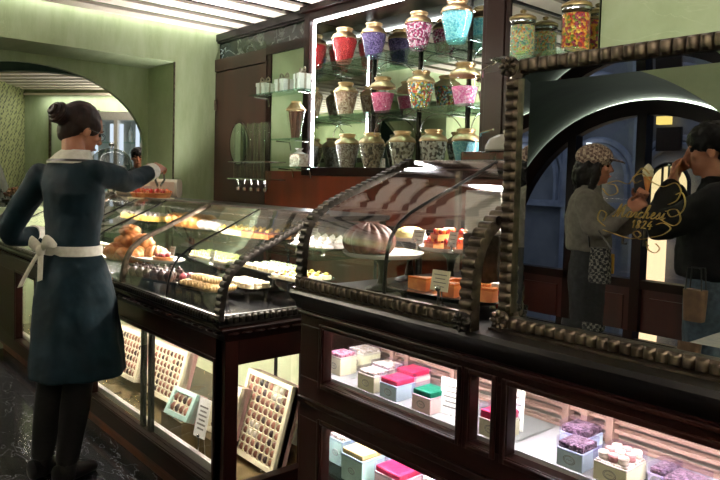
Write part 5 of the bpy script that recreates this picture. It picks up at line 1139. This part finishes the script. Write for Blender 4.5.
# --- shop assistant
F = nz((-.39, .92, 0)); R0 = V((.92, .39, 0)); Z = V((0, 0, 1))
A = {k: V(v) for k, v in dict(ankL=(-3.315, .93, .09), ankR=(-3.18, 1.0, .09), kneeL=(-3.295, .97, .48), kneeR=(-3.15, 1.04, .48), hipL=(-3.29, 1.0, .92), hipR=(-3.13, 1.07, .92),
    pel=(-3.205, 1.03, .95), waist=(-3.212, 1.032, 1.09), chest=(-3.25, 1.045, 1.31), shc=(-3.285, 1.04, 1.455), neck=(-3.305, 1.06, 1.535), head=(-3.355, 1.12, 1.655),
    shR=(-3.155, 1.115, 1.445), shL=(-3.425, .945, 1.425), elR=(-3.325, 1.34, 1.41), wrR=(-3.485, 1.535, 1.465), elL=(-3.56, .845, 1.15), wrL=(-3.655, 1.02, 1.12)).items()}
t = thing('person', 'shop assistant in a dark teal dress with a hair bun reaching over the case', 'person', (-3.2, 1.03, 0)); O = -V(t.location)
g = G(); g.T = Matrix.Translation(O)
hF, hU = nz((-.10, .93, -.38)), nz((0, .38, .93))
P, hR = head_geo(g, A['head'], hF, hU, 1.04)
g.limb([A['shc'], A['neck'], A['head'] - hU * .05 - hF * .03], [.066, .052, .054], 14)
torso_rings(g, [(A['pel'], R0 * .15, F * .11), (A['waist'], R0 * .115, F * .09), (A['chest'], R0 * .14, F * .10), (A['shc'], R0 * .15, F * .075), (A['neck'], R0 * .06, F * .055)])
for s in 'LR':
    g.limb([A['sh' + s], A['el' + s], A['wr' + s]], [.046, .038, .027], 12); g.limb([A['hip' + s], A['knee' + s], A['ank' + s]], [.085, .052, .036], 12)
    g.limb([A['ank' + s] + Z * -.04 - F * .03, A['ank' + s] + F * .09 - Z * .06], [.030, .022], 10)
hand_geo(g, A['wrR'], (-.48, .62, .28), (-.3, -.35, -.88), (-.75, -.55, .3), .75); hand_geo(g, A['wrL'], (-.2, .8, -.4), (.3, .3, -.9), (.9, .2, .3), .4)
union(g, 'body', M['skin'], t, .006, 2)
face_parts(t, lambda f, r, u: P(f, r, u) + O, hF, hR, hU, 1.04)
g = G(); g.T = Matrix.Translation(O)                                # hair drawn up into a bun
def strand(tt, ph): return 1 + .012 * math.cos(26 * tt)
g.ell(P(-.028, 0, .038), hR * .085, hF * .096, hU * .093, 40, 20, 0, strand); g.ell(P(-.055, 0, -.02), hR * .070, hF * .055, hU * .075, 24, 14)
for k in (-1, 1): g.ell(P(.0, .066 * k, .022), hR * .018, hF * .055, hU * .05, 14, 10)
bc = V((-3.325, 1.01, 1.722)); bd = nz(bc - A['head'])
g.ell(bc, bd.orthogonal().normalized() * .052, bd.cross(bd.orthogonal().normalized()) * .052, bd * .044, 24, 14); q1 = bd.orthogonal().normalized(); q2 = bd.cross(q1)
g.limb([bc - bd * .06, bc], [.03, .04], 12)
union(g, 'hair', M['hair'], t, .006, 2, .006, .02)
g = G(); g.T = Matrix.Translation(O)
g.tube([bc + (q1 * math.cos(a) + q2 * math.sin(a)) * (.046 - a * .0018) + bd * (.012 + a * .0024) for a in [k * .4 for k in range(40)]], .013, 8); g.build('hair_twist', M['hair'], t)
g = G(); g.T = Matrix.Translation(O)
for k in (-1, 1):
    g.tube([P(.083 + .006 * math.cos(a), (.033 + .022 * math.cos(a)) * k, .0 + .017 * math.sin(a)) for a in [q * PI / 10 for q in range(20)]], .002, 6, closed=True)
    g.tube([P(.082, .056 * k, .004), P(.06, .074 * k, .006), P(-.01, .084 * k, .002)], .002, 6)
g.tube([P(.092, -.011, .003), P(.097, 0, .006), P(.092, .011, .003)], .002, 6); g.build('glasses', M['shoe'], t)
# dress: bodice with sleeves, then the flared skirt, one cloth
g = G(); g.T = Matrix.Translation(O)
torso_rings(g, [(A['waist'] - Z * .03, R0 * .132, F * .105), (A['waist'] + Z * .05, R0 * .132, F * .106), (A['chest'] - Z * .06, R0 * .145, F * .116), (A['chest'] + Z * .04, R0 * .158, F * .118), (A['shc'] - Z * .02, R0 * .160, F * .100), (A['shc'] + Z * .035, R0 * .125, F * .080), (A['neck'] - Z * .01, R0 * .068, F * .062)])
g.limb([A['shR'] - R0 * .02, A['shR'].lerp(A['elR'], .5) + Z * .004, A['elR'], A['elR'].lerp(A['wrR'], .85)], [.068, .062, .056, .044], 16); g.limb([A['shL'] + R0 * .02, A['elL'], A['elL'].lerp(A['wrL'], .9)], [.068, .056, .044], 16)
def folds(tt): return 1 + .035 * math.sin(9 * tt) + .02 * math.sin(4 * tt + 1)
hc = V((-3.175, 1.045, .515)); sk = lambda k: A['waist'].lerp(hc, k)
g.loft([g.ring(sk(k), R0 * a, F * b, 48, 1., (lambda tt, k=k: 1 + (folds(tt) - 1) * min(1, k * 1.3))) for k, a, b in ((-.03, .130, .105), (.06, .142, .120), (.2, .170, .150), (.35, .184, .168), (.6, .200, .190), (.85, .214, .208), (1., .220, .214))])
union(g, 'dress', M['teal'], t, .009, 3, .014, .09)
g = G(); g.T = Matrix.Translation(O)
def band(g, c, a, b, z0, z1, n=40, up=Z, mi=0):
    g.loft([g.ring(c + up * z, a * q, b * q, n) for z, q in ((z0, .94), (z0, 1.), (lerp(z0, z1, .5), 1.02), (z1, 1.), (z1, .94))], mi)
band(g, A['waist'], R0 * .142, F * .115, -.022, .022); bw = A['waist'] - F * .121 - R0 * .05
for k, (dx, dz) in ((-1, (.085, .035)), (1, (.075, .045))):
    g.loft([g.ring(bw + R0 * k * dx * q + Z * (dz * math.sin(q * 2.4)) - F * .02 * math.sin(q * PI), Z * (.012 + .020 * math.sin(q * PI) ** .7), F * .012, 12) for q in [i / 8 for i in range(9)]])
for k, (ex, ez, ww) in enumerate(((-.10, -.17, .02), (.03, -.13, .019))): g.loft([g.ring(bw + R0 * ex * q + Z * ez * q ** 1.2 - F * (.012 + .03 * q), R0 * ww * (1 - .1 * q) + Z * .006, F * .005, 10) for q in [i / 8 for i in range(9)]])
g.ell(bw - F * .015, R0 * .024, F * .018, Z * .026, 12, 8); g.build('apron_tie', M['linen'], t, 60)
g = G(); g.T = Matrix.Translation(O)
nU = nz(A['neck'] - A['shc']); cc_ = A['neck'] - Z * .012
g.loft([g.ring(cc_ + nU * z + F * f, R0 * a, F * b, 36) for z, a, b, f in ((.030, .060, .058, .01), (.035, .066, .064, .01), (.012, .086, .078, .0), (-.030, .118, .094, -.01), (-.036, .117, .093, -.01), (.005, .083, .074, 0))], 0); g.build('collar', M['linen'], t, 60)
g = G(); g.T = Matrix.Translation(O)
g.loft([g.ring(cc_ + nU * z + F * f, R0 * a, F * b, 36) for z, a, b, f in ((-.014, .108, .090, -.007), (-.020, .114, .094, -.008), (-.026, .118, .097, -.009), (-.020, .109, .089, -.008))], 0); g.build('collar_stripe', M['shoe'], t, 60)
for s in 'RL':
    g = G(); g.T = Matrix.Translation(O); d = nz(A['wr' + s] - A['el' + s]); o_ = d.orthogonal().normalized(); c = A['wr' + s] - d * .025
    g.loft([g.ring(c + d * z, o_ * r, d.cross(o_) * r, 20) for z, r in ((-.035, .040), (-.035, .047), (.03, .044), (.032, .038))]); g.build('cuff', M['linen'], t, 50)
for s in 'LR':
    g = G(); g.T = Matrix.Translation(O); g.limb([A['hip' + s] - Z * .3, A['knee' + s], A['knee' + s] - Z * .12 - F * .02, A['ank' + s] + Z * .02], [.085, .066, .066, .05], 14); g.build('tights', M['tights'], t, 80)
    g = G(); g.T = Matrix.Translation(O); a = A['ank' + s]
    g.loft([g.ring(V((a.x, a.y, 0)) + F * f + Z * z, R0 * w, (Z * h), 16) for f, z, w, h in ((-.07, .045, .012, .03), (-.06, .05, .036, .048), (0, .05, .042, .05), (.08, .036, .046, .035), (.14, .028, .04, .027), (.165, .024, .02, .018))]); g.limb([a - Z * .05, a + Z * .06], [.045, .046], 12); g.build('shoe', M['shoe'], t, 60)
# serving tongs in her hand
hp = A['wrR'] + nz((-.48, .62, .28)) * .10 - V((0, 0, .035)); tip = V((-4.0, 1.80, 1.345)); tip = hp + (tip - hp).normalized() * .34; td = nz(tip - hp); tn = td.cross(Z).normalized()
g = G()
for k in (-1, 1): g.tube([hp - td * .02, hp + td * .06 + tn * .016 * k, hp + td * .2 + tn * .026 * k, tip + tn * .010 * k], [.006, .006, .006, .008], 8); g.ell(tip + tn * .010 * k, td * .03, tn * .005, td.cross(tn) * .016, 10, 6)
tag(g.build('serving_tongs', M['chrome'], None, 60), "silver serving tongs in the assistant's right hand", 'tongs')

# --- customers standing on the street side (seen in the mirror)
def customer(label, x, y, Fd, S, J, cloth, legs, hairfn, top_h, hem, skinm=None, loose=1., lw=1.):
    """J: arm joints in world space"""
    F = nz(Fd); R0 = F.cross(Z).normalized(); C0 = V((x, y, 0)); k = S / 1.70
    t = thing('person', label, 'person', C0); O = -C0; Q = lambda f, r, z: C0 + F * f * k + R0 * r * k + Z * z * k
    hd = Q(.03, 0, 1.575); g = G(); g.T = Matrix.Translation(O)
    hF = nz(F - Z * J.get('tilt', .1)); hU = nz(Z + F * J.get('tilt', .1)); P, hR = head_geo(g, hd, hF, hU, k)
    g.limb([Q(-.015, 0, 1.36), Q(0, 0, 1.45), Q(.02, 0, 1.53)], [.065 * k, .054 * k, .054 * k], 14)
    torso_rings(g, [(Q(0, 0, .90), R0 * .15, F * .11), (Q(0, 0, 1.05), R0 * .12, F * .09), (Q(-.01, 0, 1.22), R0 * .14, F * .10), (Q(-.02, 0, 1.36), R0 * .15, F * .075), (Q(-.01, 0, 1.43), R0 * .06, F * .055)])
    sh = {s: Q(-.02, .175 * q, 1.355) for s, q in (('R', 1), ('L', -1))}
    for s in 'RL': g.limb([sh[s], V(J['el' + s]), V(J['wr' + s])], [.046, .038, .027], 12); hand_geo(g, V(J['wr' + s]), *J['hand' + s], s=k)
    for q in (-1, 1): g.limb([Q(0, .085 * q, .9), Q(.01, .09 * q, .47), Q(-.01, .095 * q, .08)], [.085, .055, .038], 12); g.limb([Q(-.03, .095 * q, .05), Q(.14, .10 * q, .035)], [.036, .028], 10)
    union(g, 'body', skinm or M['skin'], t, .007, 2)
    face_parts(t, lambda f, r, u: P(f, r, u) + O, hF, hR, hU, k, M['hairb'])
    g = G(); g.T = Matrix.Translation(O); L_ = loose
    torso_rings(g, [(Q(0, 0, hem), R0 * .165 * L_, F * .125 * L_), (Q(0, 0, hem + .03), R0 * .175 * L_, F * .135 * L_), (Q(0, 0, 1.08), R0 * .172 * L_, F * .135 * L_), (Q(-.01, 0, 1.25), R0 * .180 * L_, F * .135 * L_), (Q(-.02, 0, 1.36), R0 * .178 * L_, F * .105), (Q(-.02, 0, 1.42), R0 * .11, F * .08), (Q(-.01, 0, 1.455), R0 * .072, F * .066)])
    for s in 'RL': e, w = V(J['el' + s]), V(J['wr' + s]); g.limb([sh[s], e, e.lerp(w, .92)], [.072 * L_, .060 * L_, .044], 14)
    union(g, top_h, cloth, t, .010, 3, .018, .07)
    for q in (-1, 1):
        g = G(); g.T = Matrix.Translation(O); g.limb([Q(0, .08 * q, hem), Q(0, .085 * q, .86), Q(.01, .09 * q, .47), Q(-.01, .095 * q, .07)], [.10, .105 * lw, .085 * lw, .072 * lw], 16); union(g, 'trouser_leg', legs, t, .010, 2, .010, .06)
        g = G(); g.T = Matrix.Translation(O); g.loft([g.ring(Q(f, .097 * q, z), R0 * w, Z * h, 14) for f, z, w, h in ((-.07, .04, .02, .03), (-.05, .045, .038, .045), (.05, .04, .044, .04), (.13, .03, .042, .03), (.17, .025, .02, .02))]); g.build('shoe', M['china'] if J.get('wshoe') else M['shoe'], t, 60)
    hairfn(t, P, hF, hR, hU, k, O); return t, Q, P, F, R0
def hair_long(t, P, F, R_, U, k, O):
    g = G(); g.T = Matrix.Translation(O)
    g.ell(P(-.03, 0, .03), R_ * .092 * k, F * .10 * k, U * .10 * k, 24, 14); g.limb([P(-.05, 0, .0), P(-.07, 0, -.08), P(-.075, 0, -.13)], [.085 * k, .085 * k, .06 * k], 14)
    for q in (-1, 1): g.limb([P(.005, .07 * q, .02), P(.0, .082 * q, -.07), P(-.03, .075 * q, -.15)], [.028 * k, .030 * k, .02 * k], 10)
    union(g, 'hair', M['hairb'], t, .008, 2, .024, .03)
    g = G(); g.T = Matrix.Translation(O)                      # checked cap with a peak
    g.ell(P(-.018, 0, .062), R_ * .104 * k, F * .118 * k, U * .088 * k, 28, 14)
    g.loft([g.ring(P(f, 0, z), R_ * w, U * .006, 20) for f, z, w in ((.06, .05, .085), (.11, .045, .085), (.15, .036, .07), (.175, .028, .03))])
    union(g, 'cap', plaid('tweed_check', (190, 168, 150), (96, 72, 66), (140, 116, 104), 46), t, .006, 2)
def hair_short(t, P, F, R_, U, k, O):
    g = G(); g.T = Matrix.Translation(O)
    g.ell(P(-.02, 0, .045), R_ * .090 * k, F * .108 * k, U * .088 * k, 24, 14); g.ell(P(-.06, 0, -.01), R_ * .075 * k, F * .045 * k, U * .07 * k, 18, 12); g.limb([P(.05, -.05, .068), P(.066, 0, .066), P(.05, .05, .068)], [.018 * k, .020 * k, .018 * k], 10)
    for q in (-1, 1): g.ell(P(.0, .072 * q, .03), R_ * .014, F * .04, U * .045, 10, 8)
    union(g, 'hair', M['hairb'], t, .007, 2, .016, .025)
hw = V((-1.99, -1.27, 1.375))
customer('woman in a grey sweatshirt and checked cap facing right in the mirror', -2.30, -1.22, (.87, -.49, 0), 1.70,
    dict(elR=(-2.17, -1.42, 1.18), wrR=(-2.02, -1.30, 1.35), handR=((.45, .25, .6), (.3, .8, 0), (.3, .2, .9), .9), elL=(-2.14, -1.04, 1.17), wrL=(-2.02, -1.18, 1.30), handL=((.55, -.4, .5), (.2, -.8, .2), (-.2, .2, .9), .8), tilt=.02),
    mat('grey_sweatshirt', (106, 101, 93), (90, 85, 78), rough=.9, scale=30, bump=.2), mat('black_denim', (32, 32, 36), (20, 20, 24), rough=.85, scale=40), hair_long, 'sweatshirt', 1.03, loose=1.08, lw=1.15)
t = thing('ice_cream_cone', 'pale ice cream cone held up by the woman in the cap', 'ice cream', (-1.945, -1.265, 1.41))
g = G(); g.lathe([(.006, 0), (.028, .11), (.026, .11), (0, .02)], n=18, cap=False); g.build('wafer', GOLDB, t)
g = G(); g.lathe([(.027, .105), (.034, .118), (.030, .135), (.033, .145), (.022, .165), (.010, .18), (0, .186)], n=18, cap=False); g.build('ice_cream', CREAMF, t)
t = thing('shoulder_bag', 'black and white checked bag at the hip of the woman in the cap', 'bag', (-2.08, -.985, .86)); t.scale = (.75, .75, .75)
g = G(); g.loft([g.ring((0, 0, z), (w, 0, 0), (0, .05, 0), 20, .6) for z, w in ((0, .08), (.02, .09), (.2, .085), (.28, .075), (.285, .07))]); g.build('bag_body', plaid('bag_check', (120, 116, 110), (20, 20, 24), (30, 30, 34), 40), t, 50)
g = G(); g.tube([V((-.10, 0, .28)), V((-.16, -.06, .45)), V((-.17, -.10, .58)), V((-.10, -.02, .50)), V((.09, 0, .28))], .008, 6); g.build('strap', M['shoe'], t)
g = G(); g.box((.05, -.058, .08), (.09, -.05, .24)); g.build('ticket', mat('yellow_tag', (226, 180, 60), (206, 150, 40)), t, 0)
customer('man in a black jacket and jeans with a hand at his mouth in the mirror', -1.27, -.53, (-.93, .37, 0), 1.76,
    dict(elR=(-1.42, -.30, 1.27), wrR=(-1.425, -.43, 1.47), handR=((-.05, -.3, .6), (.7, -.3, .2), (.3, .6, .5), 1.1), elL=(-1.44, -.66, 1.26), wrL=(-1.46, -.55, 1.45), handL=((.0, .25, .6), (.7, .0, .3), (.2, -.6, .5), 1.1), tilt=.12, wshoe=1),
    mat('black_jacket', (15, 15, 16), (9, 9, 10), rough=.8, scale=20, bump=.2, spec=.15), mat('blue_jeans', (58, 74, 88), (40, 52, 66), rough=.85, scale=50, bump=.2), hair_short, 'jacket', 1.0, loose=1.15, lw=1.05)
t = thing('tote_bag', 'tan paper tote bag with black handles hanging beside the jeans', 'bag', (-1.235, -.29, .86)); t.scale = (.7, .7, .7)
g = G(); g.loft([g.ring((0, 0, z), (w, 0, 0), (0, .04, 0), 20, .45) for z, w in ((0, .06), (.20, .07))]); g.build('bag_body', mat('tan_paper', (104, 78, 56), (88, 64, 46), rough=.8), t, 30)
g = G()
for q in (-1, 1): g.tube([V((-.05, .035 * q, .2)), V((-.04, .03 * q, .34)), V((.04, .03 * q, .34)), V((.05, .035 * q, .2))], .005, 6)
g.build('handle', M['shoe'], t)
t = thing('marble_table', 'small dark table with a white marble top beside the man in the mirror', 'table', (-.62, .12, 0))
g = G(); g.box((-.40, -.22, .86), (.40, .22, .89)); g.build('marble_top', marble('white_marble', (190, 188, 184), (176, 174, 170), (170, 170, 172), scale=3), t, 0, .004)
g = G(); g.box((-.38, -.20, .79), (.38, .20, .86)); g.build('apron', M['woodred'], t, 0, .003)
for i in (-1, 1):
    for j in (-1, 1): g = G(); g.lathe([(.016, 0), (.024, .4), (.03, .79)], (i * .34, j * .17, 0), 10); g.build('leg', M['wood'], t)
# --- man in the far room
mx, my = -8.78, 3.66
customer('dark haired man in a grey shirt in the room beyond the arch', mx, my, (.92, -.38, 0), 1.80,
    dict(elR=(mx + .02, my - .30, 1.14), wrR=(mx + .16, my - .28, .95), handR=((.3, 0, -.9), (0, .9, 0), (.9, 0, 0), .4), elL=(mx + .18, my + .26, 1.14), wrL=(mx + .30, my + .18, .95), handL=((.3, 0, -.9), (0, -.9, 0), (.9, 0, 0), .4)),
    mat('grey_shirt', (90, 92, 98), (70, 72, 78), rough=.8), M['tights'], hair_short, 'shirt', 1.0)
# ------------------------------------------------------------------ light and camera
def area(name, loc, rot, sx, sy, power, col=(1, 1, 1), spread=180):
    l = bpy.data.lights.new(name, 'AREA'); l.shape = 'RECTANGLE'; l.size = sx; l.size_y = sy; l.energy = power; l.color = col; l.spread = math.radians(spread)
    o = bpy.data.objects.new(name, l); COL.objects.link(o); o.location = loc; o.rotation_euler = rot; return o
W_ = (1, .96, .91)
area('cove_lamp', (XL + .045, 1.0, ZC + .05), (0, math.radians(-8), 0), .05, 4.2, 9, (1, 1, .94))       # wall washer along the green wall
area('fill_uplight', (.75, YF + .10, 1.85), (math.radians(156), 0, 0), 3.2, .12, 260, W_, 96)  # this and the next wall lamps are added to brighten the ceiling
area('fill_uplight', (-4.75, YF + .10, 1.85), (math.radians(156), 0, 0), 1.0, .12, 120, W_, 96)                    # added fill on the street wall, brightens the ceiling
area('fill_uplight', (XR - .12, 1.0, 1.85), (0, math.radians(156), 0), .12, 3.6, 220, W_, 96)
area('fill_uplight', (XL + .12, -.45, 1.6), (0, math.radians(-156), 0), .12, 1.7, 260, W_, 96)
area('fill_uplight', (-3.75, 2.56, 1.17), (PI, 0, 0), 2.9, .10, 46, W_, 84)  # added lamps behind the counters, lifting the ceiling above them
area('fill_uplight', (-1.3, 2.5, 1.25), (PI, 0, 0), 1.6, .10, 15, W_, 84)
pc_ = far(3.2, .16, 2.60)
area('cove_lamp', tuple(pc_), (0, 0, math.atan2(tD.y, tD.x)), 5.6, .05, 42, (1, 1, .92))
area('case_lamp', (-4.1, 1.757, 1.262), (math.radians(-22), 0, 0), 3.5, .02, 78, (1, .92, .80))
area('case_lamp', (-4.1, 2.10, 1.258), (0, 0, 0), 3.5, .03, 3, (1, .92, .80))
area('case_lamp', (-1.42, 1.84, 1.494), (math.radians(5), 0, 0), .66, .03, 30, (1, .92, .84))
area('fill_uplight', (-8.0, 4.6, 2.09), (PI, 0, 0), .6, .6, 230, (1, .96, .88))  # added lamp in the pendant, brightens the far room
for x, y, p in ((-3.0, .55, 4), (-1.2, .5, 4), (-4.4, .9, 5)):  # spots added at the ceiling to brighten the pastries
    l = bpy.data.lights.new('fill_spot', 'SPOT'); l.energy = p; l.spot_size = math.radians(80); l.spot_blend = .6; l.shadow_soft_size = .02; l.color = W_
    o = bpy.data.objects.new('fill_spot', l); COL.objects.link(o); o.location = (x, y, 2.69); o.rotation_euler = (math.radians(12), 0, 0)
wd = bpy.data.worlds.new('dusk'); sc.world = wd; wd.use_nodes = True
wd.node_tree.nodes['Background'].inputs[0].default_value = (.42, .48, .62, 1); wd.node_tree.nodes['Background'].inputs[1].default_value = 1.0
cam = bpy.data.cameras.new('camera'); co = bpy.data.objects.new('camera', cam); COL.objects.link(co); sc.camera = co
F_, CY_ = 667., 212.57
yaw, pit, rol = math.radians(41.1), math.radians(2.84), math.radians(1.52)
gv = V((-math.cos(yaw), math.sin(yaw), 0)); rv = V((math.sin(yaw), math.cos(yaw), 0)); up = V((0, 0, 1))
fv = gv * math.cos(pit) - up * math.sin(pit); uv = gv * math.sin(pit) + up * math.cos(pit)
r2 = rv * math.cos(rol) + uv * math.sin(rol); u2 = uv * math.cos(rol) - rv * math.sin(rol)
mw = Matrix((r2, u2, -fv)).transposed().to_4x4(); mw.translation = V((0, 0, 1.45)); co.matrix_world = mw
cam.sensor_width = 36; cam.sensor_fit = 'HORIZONTAL'; cam.lens = F_ / 720 * 36; cam.shift_y = (CY_ - 240) / 720; cam.clip_start = .05
vs = sc.view_settings; sc.display_settings.display_device = 'sRGB'
vs.view_transform = 'Standard'; vs.look = 'None'; vs.gamma = 1; vs.use_curve_mapping = False; vs.exposure = 0.1
cy = sc.cycles; cy.use_denoising = True; cy.max_bounces = 10; cy.diffuse_bounces = 4; cy.glossy_bounces = 6; cy.transmission_bounces = 6; cy.transparent_max_bounces = 32
cy.sample_clamp_indirect = 4; cy.caustics_refractive = False; cy.blur_glossy = .5
